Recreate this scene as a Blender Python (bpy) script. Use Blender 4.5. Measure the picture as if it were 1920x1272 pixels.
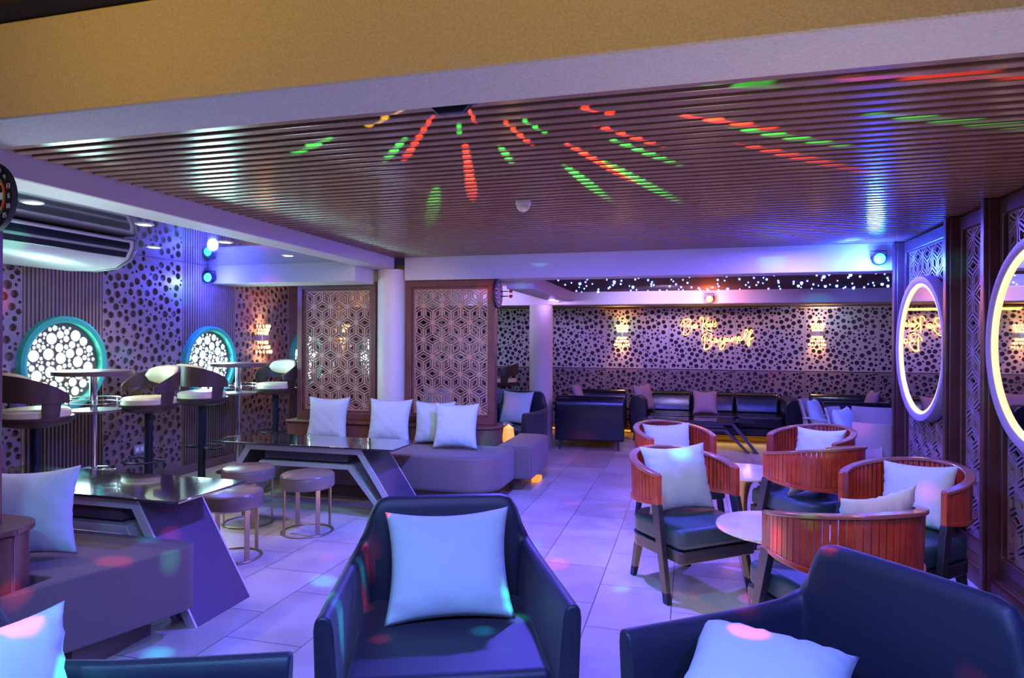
import bpy, bmesh, math, random
from mathutils import Vector, Matrix, geometry
PI = math.pi
S = bpy.context.scene
C = S.collection
for o in list(bpy.data.objects): bpy.data.objects.remove(o)

# ------------------------------------------------------------------ camera
cd = bpy.data.cameras.new('camera'); cam = bpy.data.objects.new('camera', cd); C.objects.link(cam)
cd.sensor_width = 36; cd.lens = 36*1237/1920; cd.clip_start = .05
cam.matrix_world = Matrix.Translation((0, 0, 1.5)) @ Matrix.Rotation(math.radians(15.1), 4, 'Z') @ Matrix.Rotation(PI/2, 4, 'X') @ Matrix.Rotation(math.radians(.25), 4, 'Z')
S.camera = cam
S.view_settings.view_transform = 'Standard'; S.view_settings.look = 'None'
S.view_settings.exposure = 0.0; S.view_settings.gamma = 1; S.view_settings.use_curve_mapping = False
w = bpy.data.worlds.new('world'); S.world = w; w.use_nodes = True
w.node_tree.nodes['Background'].inputs[0].default_value = (.16, .12, .42, 1)
w.node_tree.nodes['Background'].inputs[1].default_value = .07

# ------------------------------------------------------------------ lights
def aim(o, tgt):
    o.rotation_euler = (Vector(tgt)-Vector(o.location)).to_track_quat('-Z', 'Y').to_euler()
def lamp(kind, name, loc, col, power, size=.1, tgt=None, cone=None, blend=.3, sizey=None):
    l = bpy.data.lights.new(name, kind); l.color = col; l.energy = power
    if kind == 'AREA':
        l.size = size
        if sizey: l.shape = 'RECTANGLE'; l.size_y = sizey
    else: l.shadow_soft_size = size
    if kind == 'SPOT': l.spot_size = cone; l.spot_blend = blend
    o = bpy.data.objects.new(name, l); C.objects.link(o); o.location = loc
    if tgt: aim(o, tgt)
    return o
D = math.radians
# party wash lights hung at soffit height, pointing down into the room
lamp('AREA', 'violet_wash_near', (-.5, .7, 2.2), (.13, .10, 1.0), 78, .12, (-.5, .7, 0))
lamp('AREA', 'blue_wash_near', (1.1, .9, 2.2), (.10, .10, 1.0), 62, .20, (1.1, .9, 0))
lamp('AREA', 'cyan_wash_near', (-1.5, .5, 2.2), (.12, .52, 1.0), 38, .18, (-1.5, .5, 0))
lamp('AREA', 'cyan_wash_front', (.1, .3, 2.2), (.16, .62, 1.0), 38, .18, (.1, .3, 0))
lamp('AREA', 'violet_wash_centre', (-.9, 4.3, 2.31), (.11, .085, 1.0), 220, .12, (-.9, 4.5, 0))
lamp('SPOT', 'cyan_bench_fill', (-1.0, 3.4, 2.25), (.10, .55, 1.0), 170, .05, (-2.9, 6.1, .5), D(62), .6)  # added spot without a fixture, tints the bench cushions cyan
lamp('AREA', 'violet_wash_right', (.9, 5.8, 2.31), (.14, .10, 1.0), 100, .12, (.9, 5.8, 0))
# warm house light on the near side of the cross beam, then added fills
lamp('AREA', 'warm_house_light', (.0, .6, 2.53), (1.0, .60, .0), 8, 1.6, (-.1, 1.69, 2.45), sizey=.12)
lamp('AREA', 'warm_house_light_left', (-1.7, .7, 2.53), (1.0, .57, .0), 6, .8, (-1.7, 1.69, 2.45), sizey=.12)
lamp('POINT', 'warm_room_fill', (.2, -.8, 1.7), (1.0, .50, .10), 9, .3)
lamp('SPOT', 'warm_fill_bench', (-2.3, 4.4, 2.25), (1.0, .48, .18), 60, .1, (-2.9, 6.3, 1.1), D(75), .7)  # added spot, no fixture in the slats; warms bench and screens
lamp('SPOT', 'warm_fill_chairs', (.7, 2.2, 2.25), (1.0, .40, .14), 75, .1, (.8, 4.4, .6), D(80), .7)  # added spot, no fixture in the slats; warms the barrel chairs
lamp('SPOT', 'cyan_chair_fill', (-.4, 2.3, 2.25), (.08, .52, 1.0), 110, .05, (.7, 4.6, .6), D(65), .6)  # added spot without a fixture, cools the cushions on the chairs
lamp('AREA', 'floor_bounce', (-.6, 4.2, .06), (1.0, .56, .36), 22, 2.2, (-.6, 4.2, 3))  # upward lamp added in place of light bounced off the floor
lamp('AREA', 'floor_bounce_right', (1.3, 3.4, .9), (1.0, .60, .40), 3, .5, (1.2, 3.4, 3))  # second added upward lamp for bounced light, free in the room
# par cans under the far beams, then washes and upward glows without fixtures
lamp('POINT', 'blue_par_right', (1.50, 6.14, 2.13), (.02, .07, 1.0), 120, .05)
lamp('POINT', 'blue_par_left', (-4.72, 5.72, 2.08), (.05, .07, 1.0), 30, .05)
lamp('POINT', 'orange_par_back', (.24, 8.84, 2.02), (1.0, .16, .02), 22, .04)
lamp('POINT', 'violet_par_back', (-1.80, 8.74, 2.03), (.50, .30, 1.0), 24, .04)
lamp('SPOT', 'white_spot_back', (2.1, 9.5, 1.93), (.6, .62, 1.0), 22, .05, (2.1, 10.7, 1.2), D(120), .6)  # spot aimed at the right of the back wall, no par can modelled
lamp('SPOT', 'lilac_wash_back', (-.3, 8.0, 2.05), (.48, .38, 1.0), 115, .1, (-.2, 10.7, 1.35), D(125), .6)
lamp('SPOT', 'lilac_wash_back_left', (-2.6, 8.3, 2.05), (.42, .32, 1.0), 40, .1, (-2.8, 10.7, 1.5), D(100), .6)
lamp('AREA', 'cool_ceiling_glow', (-3.12, 2.45, 1.0), (.70, .92, 1.0), 13, .3, (-3.0, 2.2, 3))  # added upward lamp in mid-air, stands in for bounce on the left ceiling
lamp('AREA', 'pale_soffit_glow', (.5, 1.84, .9), (1, .82, .66), 9, .4, (.5, 1.84, 3))  # added upward lamp, stands in for bounce on the near beam's soffit

# laser fan from the disco projector onto the slatted ceiling: colour, near point, far point
DEV = Vector((-.74, 2.03, 2.205))
FAN = [('g',-1.44,2.44,-1.78,2.7),('g',-1.15,2.52,-1.39,2.88),('r',-.96,2.29,-1.28,2.9),('g',-.87,2.41,-.92,2.57),('r',-.95,2.66,-1.27,3.85),
 ('r',-.80,2.29,-.80,2.45),('g',-.80,2.73,-.83,3.06),('g',-1.37,3.4,-1.87,4.61),('r',-.71,2.43,-.66,2.78),('g',-.63,2.42,-.58,2.65),('r',-.51,2.77,-.30,3.6),
 ('g',-.61,3.12,-.45,4.04),('g',-.41,3.09,-.05,4.21),('g',-.34,2.75,-.05,3.3),('r',-.36,2.57,-.14,2.95),('y',-1.02,2.2,-1.22,2.41),
 ('r',-.42,2.34,-.28,2.5),('r',-.05,2.53,.35,2.85),('g',.18,2.77,.60,3.1),('r',.23,3.01,.8,3.6),('g',.07,2.26,.25,2.35),('g',.86,2.82,1.2,3.0),('r',.57,2.32,.9,2.45)]
COL = dict(g=(.03, 1, .12), r=(1, .07, .02), y=(.9, .8, .1))
for c, x1, y1, x2, y2 in FAN:
    d1 = math.hypot(x1-DEV.x, y1-DEV.y); d2 = math.hypot(x2-DEV.x, y2-DEV.y)
    h = 2.34-DEV.z
    e1, e2 = math.atan2(h, d1), math.atan2(h, d2)
    em = (e1+e2)/2; az = math.atan2((y1+y2)/2-DEV.y, (x1+x2)/2-DEV.x)
    cone = .052; k = max(1, math.ceil((abs(e1-e2)-cone)/.030)+1) if abs(e1-e2) > cone else 1
    for q in range(k):
        el = em if k == 1 else (e1-cone*.45)+((e2+cone*.45)-(e1-cone*.45))*q/(k-1)
        el = max(el, .055); dist = h/math.tan(el)
        dr = Vector((math.cos(az)*math.cos(el), math.sin(az)*math.cos(el), math.sin(el)))
        lamp('SPOT', 'projector_beam', DEV, COL[c], max(60, 900*dist**3)*(1.0 if c == 'r' else .7)*(.4 if x2 > .7 or y2 > 4.5 else 1), .002, DEV+dr, cone, .7)
# scattered coloured dots of the same projector on walls and floor
gl = bpy.data.lights.new('projector_scatter', 'POINT'); gl.shadow_soft_size = .004; gl.energy = 480; gl.use_nodes = True
go = bpy.data.objects.new('projector_scatter', gl); C.objects.link(go); go.location = (-.74, 2.1, 2.12); go.rotation_euler = (0, 0, .75)
nt = gl.node_tree; em = [n for n in nt.nodes if n.type == 'EMISSION'][0]
tc = nt.nodes.new('ShaderNodeTexCoord'); vo = nt.nodes.new('ShaderNodeTexVoronoi'); vo.inputs['Scale'].default_value = 9
nt.links.new(tc.outputs['Normal'], vo.inputs['Vector'])
mr = nt.nodes.new('ShaderNodeMapRange'); mr.inputs['From Min'].default_value = .30; mr.inputs['From Max'].default_value = .16
nt.links.new(vo.outputs['Distance'], mr.inputs['Value'])
sp = nt.nodes.new('ShaderNodeSeparateColor'); nt.links.new(vo.outputs['Color'], sp.inputs[0])
cr = nt.nodes.new('ShaderNodeValToRGB'); cr.color_ramp.interpolation = 'CONSTANT'
cr.color_ramp.elements[0].color = (1, .06, .05, 1); cr.color_ramp.elements[1].position = .33; cr.color_ramp.elements[1].color = (0, 0, 0, 1)
e = cr.color_ramp.elements.new(.62); e.color = (.02, 1, .30, 1)
e = cr.color_ramp.elements.new(.86); e.color = (.0, .75, 1, 1)
nt.links.new(sp.outputs[0], cr.inputs[0]); nt.links.new(cr.outputs[0], em.inputs['Color']); sx = nt.nodes.new('ShaderNodeSeparateXYZ'); nt.links.new(tc.outputs['Normal'], sx.inputs[0])
lt = nt.nodes.new('ShaderNodeMath'); lt.operation = 'LESS_THAN'; lt.inputs[1].default_value = .03; nt.links.new(sx.outputs[2], lt.inputs[0])
ml = nt.nodes.new('ShaderNodeMath'); ml.operation = 'MULTIPLY'; nt.links.new(lt.outputs[0], ml.inputs[0]); nt.links.new(mr.outputs[0], ml.inputs[1])
nt.links.new(ml.outputs[0], em.inputs['Strength'])

# ------------------------------------------------------------------ materials
def mat(name, col, rough=.5, metal=0, emit=None, es=0, noise=None, bump=0, bscale=40, spec=None, coat=0, sheen=0, alpha=None, trans=0):
    m = bpy.data.materials.new(name); m.use_nodes = True
    t = m.node_tree; b = t.nodes['Principled BSDF']
    b.inputs['Base Color'].default_value = (*col, 1); b.inputs['Roughness'].default_value = rough; b.inputs['Metallic'].default_value = metal
    if spec is not None: b.inputs['Specular IOR Level'].default_value = spec
    if coat: b.inputs['Coat Weight'].default_value = coat; b.inputs['Coat Roughness'].default_value = .1
    if sheen: b.inputs['Sheen Weight'].default_value = sheen
    if trans: b.inputs['Transmission Weight'].default_value = trans
    if emit: b.inputs['Emission Color'].default_value = (*emit, 1); b.inputs['Emission Strength'].default_value = es
    if noise or bump:
        tc = t.nodes.new('ShaderNodeTexCoord')
        nz = t.nodes.new('ShaderNodeTexNoise'); nz.inputs['Scale'].default_value = bscale; nz.inputs['Detail'].default_value = 4
        t.links.new(tc.outputs['Object'], nz.inputs['Vector'])
        if noise:
            mx = t.nodes.new('ShaderNodeMix'); mx.data_type = 'RGBA'
            mx.inputs[6].default_value = (*col, 1); mx.inputs[7].default_value = (*noise, 1)
            mr = t.nodes.new('ShaderNodeMapRange'); mr.inputs[1].default_value = .35; mr.inputs[2].default_value = .65
            t.links.new(nz.outputs[0], mr.inputs[0]); t.links.new(mr.outputs[0], mx.inputs[0]); t.links.new(mx.outputs[2], b.inputs['Base Color'])
        if bump:
            bp = t.nodes.new('ShaderNodeBump'); bp.inputs['Strength'].default_value = bump; bp.inputs['Distance'].default_value = .01
            t.links.new(nz.outputs[0], bp.inputs['Height']); t.links.new(bp.outputs[0], b.inputs['Normal'])
    return m
M = {}
M['render'] = mat('textured_plaster', (.42, .38, .34), .85, bump=.5, bscale=120, noise=(.50, .45, .40))
M['beam'] = mat('painted_beam', (.55, .50, .47), .6, bump=.1, bscale=90)
M['dark'] = mat('dark_void', (.012, .010, .010), .8)
M['slat'] = mat('ceiling_slat', (.20, .105, .065), .22, noise=(.24, .13, .08), bscale=6)
M['slat_back'] = mat('ceiling_backing', (.016, .007, .006), .8)
M['gloss_ceil'] = mat('glossy_ceiling_panel', (.30, .27, .33), .05, .75)
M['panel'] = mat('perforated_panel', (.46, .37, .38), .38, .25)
M['panel_low'] = mat('lower_perforated_panel', (.23, .16, .16), .4, .2)  # darker copy of the upper panel: shade below the seam put into the colour
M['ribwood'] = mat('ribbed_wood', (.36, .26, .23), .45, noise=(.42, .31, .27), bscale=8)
M['ribwood_low'] = mat('lower_ribbed_wood', (.13, .085, .075), .45)  # on the wall ribs, the shade below the seam is painted in
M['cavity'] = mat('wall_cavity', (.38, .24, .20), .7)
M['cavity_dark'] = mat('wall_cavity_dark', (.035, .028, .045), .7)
M['green_ring'] = mat('turquoise_ring', (.08, .78, .52), .35)
M['winpane'] = mat('backlit_pane', (.8, .9, .9), .4, emit=(.55, .95, 1.0), es=8)
M['grille'] = mat('window_grille', (.22, .15, .13), .5)
M['frame'] = mat('screen_frame_wood', (.13, .045, .032), .33, noise=(.16, .060, .045), bscale=10)
M['lattice'] = mat('lattice_wood', (.42, .22, .14), .35, noise=(.46, .26, .17), bscale=5)
M['lattice_dark'] = mat('lattice_dark_wood', (.24, .165, .175), .30)
M['post_wood'] = mat('dark_post_wood', (.055, .020, .016), .3, noise=(.075, .028, .022), bscale=10)
M['column'] = mat('cream_column', (.62, .55, .46), .55, bump=.1, bscale=60)
M['navy'] = mat('navy_fabric', (.007, .010, .024), .48, bump=.12, bscale=320, sheen=.12)
M['leather'] = mat('black_leather', (.006, .007, .014), .24, bump=.15, bscale=25)
M['pillow'] = mat('cushion_cotton', (.44, .53, .53), .85, bump=.25, bscale=9, sheen=.05)
M['pillow_mauve'] = mat('mauve_cushion', (.30, .20, .24), .85, bump=.2, bscale=9)
M['bench'] = mat('mauve_upholstery', (.135, .088, .085), .75, bump=.12, bscale=300, sheen=.15)
M['bench_base'] = mat('bench_plinth', (.14, .075, .06), .5)
M['chairwood'] = mat('mahogany', (.44, .060, .018), .28, noise=(.30, .035, .012), bscale=14, coat=.3)
M['chairtop'] = mat('mahogany_rail', (.27, .10, .06), .22, coat=.5)
M['chairleg'] = mat('dark_leg', (.018, .020, .028), .35)
M['seat_teal'] = mat('teal_seat', (.018, .050, .062), .5, bump=.1, bscale=200)
M['marble'] = mat('marble_top', (.66, .62, .58), .10, noise=(.52, .48, .46), bscale=5, coat=.5)
M['bronze'] = mat('bronze', (.28, .19, .10), .32, .85)
M['brass'] = mat('brass_trim', (.80, .58, .25), .25, 1)
M['chrome'] = mat('chrome', (.75, .75, .78), .12, 1)
M['blackmetal'] = mat('black_metal', (.012, .016, .028), .3, .3)
M['glass_black'] = mat('black_glass', (.010, .012, .018), .03, coat=1.0, spec=.9)
M['tablewood'] = mat('dark_table_board', (.065, .045, .075), .35)
M['trim'] = mat('grey_metal_trim', (.56, .52, .56), .35, .35)
M['stoolskin'] = mat('champagne_leatherette', (.20, .14, .11), .25)
M['stoolleg'] = mat('champagne_metal', (.50, .38, .24), .3, .9)
M['cream'] = mat('cream_leather', (.62, .55, .38), .4)
M['stoolwood'] = mat('walnut_shell', (.055, .030, .026), .35)
M['white_plastic'] = mat('white_plastic', (.72, .72, .70), .35)
M['grey_plastic'] = mat('grey_plastic', (.30, .32, .36), .3)
M['mirror'] = mat('mirror_glass', (.82, .84, .86), .015, 1)
M['mirror_rim'] = mat('mirror_rim', (.26, .22, .28), .4)
M['led'] = mat('warm_led_ring', (.05, .04, .03), .6, emit=(1, .74, .36), es=1.5)
M['neon'] = mat('neon_tube', (1, .8, .3), .5, emit=(1, .50, .08), es=8)
M['star'] = mat('fairy_bulb', (.8, .85, 1), .5, emit=(.07, .13, 1), es=20)
M['par_blue'] = mat('blue_lens', (.2, .6, 1), .5, emit=(.02, .62, 1), es=3.5)
M['par_orange'] = mat('orange_lens', (1, .5, .1), .5, emit=(1, .30, .03), es=6)
M['par_violet'] = mat('violet_lens', (.8, .6, 1), .5, emit=(.75, .40, 1), es=4)
M['downl'] = mat('downlight_lens', (1, 1, .9), .5, emit=(1, .88, .66), es=14)
M['crystal'] = mat('lit_crystal', (1, .8, .5), .3, emit=(1, .50, .14), es=6)
M['amber'] = mat('amber_glow', (1, .6, .1), .5, emit=(1, .34, .01), es=1.0)
M['bentply'] = mat('bent_plywood', (.42, .36, .34), .35)
M['roundchair'] = mat('grey_velvet', (.10, .10, .15), .6, sheen=.4)
M['yellow_cushion'] = mat('yellow_cushion', (.62, .60, .06), .8)
M['white'] = mat('white_print', (.85, .85, .85), .6)
M['black'] = mat('black_board', (.01, .01, .012), .6)
M['red'] = mat('red_sisal', (.7, .04, .02), .7)
M['green'] = mat('green_sisal', (.02, .25, .08), .7)
M['wire'] = mat('orange_wire', (.6, .2, .05), .4)
M['alu'] = mat('back_ceiling', (.30, .22, .16), .6)

# floor tiles: 0.43 m columns with 0.305 m staggered courses
def floor_mat():
    m = bpy.data.materials.new('floor_tiles'); m.use_nodes = True; t = m.node_tree; b = t.nodes['Principled BSDF']
    tc = t.nodes.new('ShaderNodeTexCoord'); mp = t.nodes.new('ShaderNodeMapping')
    mp.inputs['Rotation'].default_value = (0, 0, PI/2); mp.inputs['Location'].default_value = (.08, -.335-.43*20+.0, 0)
    br = t.nodes.new('ShaderNodeTexBrick'); br.inputs['Scale'].default_value = 1.0
    br.inputs['Brick Width'].default_value = .61; br.inputs['Row Height'].default_value = .43
    br.inputs['Mortar Size'].default_value = .003; br.inputs['Mortar Smooth'].default_value = .1; br.offset = .5
    br.inputs['Color1'].default_value = (.46, .42, .38, 1); br.inputs['Color2'].default_value = (.60, .55, .50, 1); br.inputs['Mortar'].default_value = (.12, .10, .10, 1)
    t.links.new(tc.outputs['Object'], mp.inputs['Vector']); t.links.new(mp.outputs[0], br.inputs['Vector'])
    nz = t.nodes.new('ShaderNodeTexNoise'); nz.inputs['Scale'].default_value = 3; nz.inputs['Detail'].default_value = 6
    t.links.new(tc.outputs['Object'], nz.inputs['Vector'])
    mx = t.nodes.new('ShaderNodeMix'); mx.data_type = 'RGBA'; mx.blend_type = 'MULTIPLY'; mx.inputs[0].default_value = .45
    cr = t.nodes.new('ShaderNodeValToRGB'); cr.color_ramp.elements[0].position = .35; cr.color_ramp.elements[0].color = (.55, .5, .47, 1); cr.color_ramp.elements[1].position = .6
    t.links.new(nz.outputs[0], cr.inputs[0]); t.links.new(br.outputs['Color'], mx.inputs[6]); t.links.new(cr.outputs[0], mx.inputs[7])
    t.links.new(mx.outputs[2], b.inputs['Base Color'])
    b.inputs['Roughness'].default_value = .30
    return m
M['floor'] = floor_mat()

# ------------------------------------------------------------------ mesh helpers
class MB:
    def __init__(s): s.v = []; s.f = []
    def add(s, vs, fs, mx=None):
        n = len(s.v)
        s.v += [tuple(mx @ Vector(p)) for p in vs] if mx else [tuple(p) for p in vs]
        s.f += [tuple(i+n for i in f) for f in fs]; return s
    def box(s, x0, x1, y0, y1, z0, z1, mx=None):
        return s.add([(x, y, z) for z in (z0, z1) for y in (y0, y1) for x in (x0, x1)],
                     [(0, 2, 3, 1), (4, 5, 7, 6), (0, 1, 5, 4), (2, 6, 7, 3), (0, 4, 6, 2), (1, 3, 7, 5)], mx)
    def prism(s, poly, axis, a, b, mx=None):
        # poly of 2-D points, extruded along axis from a to b
        def P(u, v, t): return {'x': (t, u, v), 'y': (u, t, v), 'z': (u, v, t)}[axis]
        n = len(poly)
        vs = [P(u, v, a) for u, v in poly]+[P(u, v, b) for u, v in poly]
        fs = [tuple(range(n))[::-1], tuple(range(n, 2*n))]+[(i, (i+1) % n, (i+1) % n+n, i+n) for i in range(n)]
        return s.add(vs, fs, mx)
    def loop(s, outer, inner, axis, a, b, mx=None):
        # closed frame between two polylines of equal length
        def P(u, v, t): return {'x': (t, u, v), 'y': (u, t, v), 'z': (u, v, t)}[axis]
        n = len(outer)
        vs = [P(*p, t) for t in (a, b) for p in list(outer)+list(inner)]
        fs = []
        for i in range(n):
            j = (i+1) % n
            fs += [(i, j, n+j, n+i), (2*n+i, 3*n+i, 3*n+j, 2*n+j), (i, 2*n+i, 2*n+j, j), (n+i, n+j, 3*n+j, 3*n+i)]
        return s.add(vs, fs, mx)
    def ring(s, profile, n=32, mx=None, a0=0, a1=2*PI, caps=False):
        # lathe about z; profile [(r,z)]
        full = abs(a1-a0-2*PI) < 1e-6; m = len(profile); k = n if full else n+1
        vs = [(r*math.cos(a0+(a1-a0)*i/n), r*math.sin(a0+(a1-a0)*i/n), z) for i in range(k) for r, z in profile]
        fs = []
        for i in range(n):
            j = (i+1) % k
            for q in range(m-1): fs.append((i*m+q, j*m+q, j*m+q+1, i*m+q+1))
        if full:
            if profile[0][0] > 1e-5: fs.append(tuple(i*m for i in range(n))[::-1])
            if profile[-1][0] > 1e-5: fs.append(tuple(i*m+m-1 for i in range(n)))
        return s.add(vs, fs, mx)
    def torus(s, R, r, n=32, m=8, mx=None, sz=None):
        sz = sz or r
        vs = [((R+r*math.cos(2*PI*j/m))*math.cos(2*PI*i/n), (R+r*math.cos(2*PI*j/m))*math.sin(2*PI*i/n), sz*math.sin(2*PI*j/m)) for i in range(n) for j in range(m)]
        fs = [(i*m+j, ((i+1) % n)*m+j, ((i+1) % n)*m+(j+1) % m, i*m+(j+1) % m) for i in range(n) for j in range(m)]
        return s.add(vs, fs, mx)
    def tube(s, pts, r, m=8, mx=None):
        pts = [Vector(p) for p in pts]; n = len(pts); vs = []
        up = Vector((0, 0, 1))
        for i, p in enumerate(pts):
            d = (pts[min(i+1, n-1)]-pts[max(i-1, 0)])
            if d.length < 1e-9: d = Vector((0, 0, 1))
            d.normalize()
            a = d.cross(up if abs(d.z) < .95 else Vector((1, 0, 0))).normalized(); b = d.cross(a)
            rr = r[i] if isinstance(r, (list, tuple)) else r
            vs += [tuple(p+a*rr*math.cos(2*PI*j/m)+b*rr*math.sin(2*PI*j/m)) for j in range(m)]
        fs = [(i*m+j, i*m+(j+1) % m, (i+1)*m+(j+1) % m, (i+1)*m+j) for i in range(n-1) for j in range(m)]
        fs += [tuple(range(m))[::-1], tuple(range((n-1)*m, n*m))]
        return s.add(vs, fs, mx)
    def leg(s, a, b, wa, da, wb, db):
        # straight tapered rectangular leg from a (top) to b (bottom)
        vs = [(a[0]+sx*wa/2, a[1]+sy*da/2, a[2]) for sx, sy in ((-1, -1), (1, -1), (1, 1), (-1, 1))]
        vs += [(b[0]+sx*wb/2, b[1]+sy*db/2, b[2]) for sx, sy in ((-1, -1), (1, -1), (1, 1), (-1, 1))]
        return s.add(vs, [(0, 1, 2, 3), (7, 6, 5, 4)]+[(i, i+4, (i+1) % 4+4, (i+1) % 4) for i in range(4)])
    def build(s, name, m, parent=None, smooth=False, bevel=0, seg=2, sub=0, fix=True):
        me = bpy.data.meshes.new(name); me.from_pydata(s.v, [], s.f); me.materials.append(m)
        if fix:
            bm = bmesh.new(); bm.from_mesh(me); bmesh.ops.recalc_face_normals(bm, faces=bm.faces); bm.to_mesh(me); bm.free()
        o = bpy.data.objects.new(name, me); C.objects.link(o)
        if parent: o.parent = parent
        if bevel:
            b = o.modifiers.new('bevel', 'BEVEL'); b.width = bevel; b.segments = seg; b.limit_method = 'ANGLE'; b.angle_limit = D(35)
        if sub:
            u = o.modifiers.new('sub', 'SUBSURF'); u.levels = sub; u.render_levels = sub
        if smooth or bevel or sub:
            for p in me.polygons: p.use_smooth = True
            if not sub and not smooth:
                me.set_sharp_from_angle(angle=D(40))
        if smooth == 'auto': me.set_sharp_from_angle(angle=D(40))
        return o
def tag(o, label=None, cat=None, group=None, kind=None):
    if label: o['label'] = label
    if cat: o['category'] = cat
    if group: o['group'] = group
    if kind: o['kind'] = kind
    return o
def thing(name, loc, rz=0, label=None, cat=None, group=None, kind=None):
    o = bpy.data.objects.new(name, None); C.objects.link(o); o.location = loc; o.rotation_euler = (0, 0, rz); o.empty_display_size = .1
    return tag(o, label, cat, group, kind)
def struct(o): o['kind'] = 'structure'; return o
def dup(root, loc, rz=None, label=None, group=None, scale=None):
    kids = {}
    for c in C.objects:
        if c.parent: kids.setdefault(c.parent, []).append(c)
    def cp(o, par):
        n = o.copy(); C.objects.link(n)
        if par: n.parent = par
        for c in kids.get(o, []): cp(c, n)
        return n
    r = cp(root, None); r.location = loc
    if rz is not None: r.rotation_euler = (0, 0, rz)
    if label: r['label'] = label
    if group: r['group'] = group
    if scale: r.scale = scale
    return r
def T(x=0, y=0, z=0, rz=0, rx=0, ry=0):
    return Matrix.Translation((x, y, z)) @ Matrix.Rotation(rz, 4, 'Z') @ Matrix.Rotation(ry, 4, 'Y') @ Matrix.Rotation(rx, 4, 'X')

def holed(wd, ht, holes, th, outer=None):
    """plate in the x-z plane (x 0..wd, z 0..ht), thickness th along y, with polygon holes"""
    outer = outer or [(0, 0), (wd, 0), (wd, ht), (0, ht)]
    vs = [Vector(p) for p in outer]; faces = [list(range(len(outer)))]
    for h in holes:
        if sum(h[k][0]*h[(k+1) % len(h)][1]-h[(k+1) % len(h)][0]*h[k][1] for k in range(len(h))) < 0: h = h[::-1]
        n = len(vs); vs += [Vector(p) for p in h]; faces.append(list(range(n, n+len(h))))
    ov, oe, of, _, _, off = geometry.delaunay_2d_cdt(vs, [], faces, 1, 1e-6)
    tri = [f for f, orig in zip(of, off) if all(q == 0 for q in orig)]
    cnt = {}
    for f in tri:
        for i in range(len(f)):
            a, b = f[i], f[(i+1) % len(f)]; cnt[(a, b)] = 1
    b_ = MB(); n = len(ov)
    V = [(p.x, 0, p.y) for p in ov]+[(p.x, th, p.y) for p in ov]
    F = [tuple(f) for f in tri]+[tuple(i+n for i in reversed(f)) for f in tri]
    for (a, b) in cnt:
        if (b, a) not in cnt: F.append((b, a, a+n, b+n))
    b_.add(V, F); return b_
def circ(x, y, r, n=12): return [(x+r*math.cos(2*PI*i/n), y+r*math.sin(2*PI*i/n)) for i in range(n)]
def bubbles(wd, ht, seed, big=.030, mid=.019, sm=.0125, gap=.009, dens=1.0, inside=None, nums=(70, 60, 420)):
    rnd = random.Random(seed); out = []; cell = {}
    def ok(x, y, r):
        if inside and not inside(x, y, r): return False
        if not inside and (x < r+.004 or y < r+.004 or x > wd-r-.004 or y > ht-r-.004): return False
        cx, cy = int(x/.08), int(y/.08)
        for i in range(cx-1, cx+2):
            for j in range(cy-1, cy+2):
                for (a, b, q) in cell.get((i, j), ()):
                    if (a-x)**2+(b-y)**2 < (q+r+gap)**2: return False
        return True
    A = wd*ht
    for r0, n in zip((big, mid, sm), nums):
        tries = int(n*A*dens*(6 if r0 != sm else 3))
        made = 0
        for _ in range(tries):
            if made > n*A*dens: break
            r = r0*rnd.uniform(.9, 1.08); x, y = rnd.uniform(0, wd), rnd.uniform(0, ht)
            if ok(x, y, r):
                out.append((x, y, r)); made += 1
                cell.setdefault((int(x/.08), int(y/.08)), []).append((x, y, r))
    return out
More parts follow.
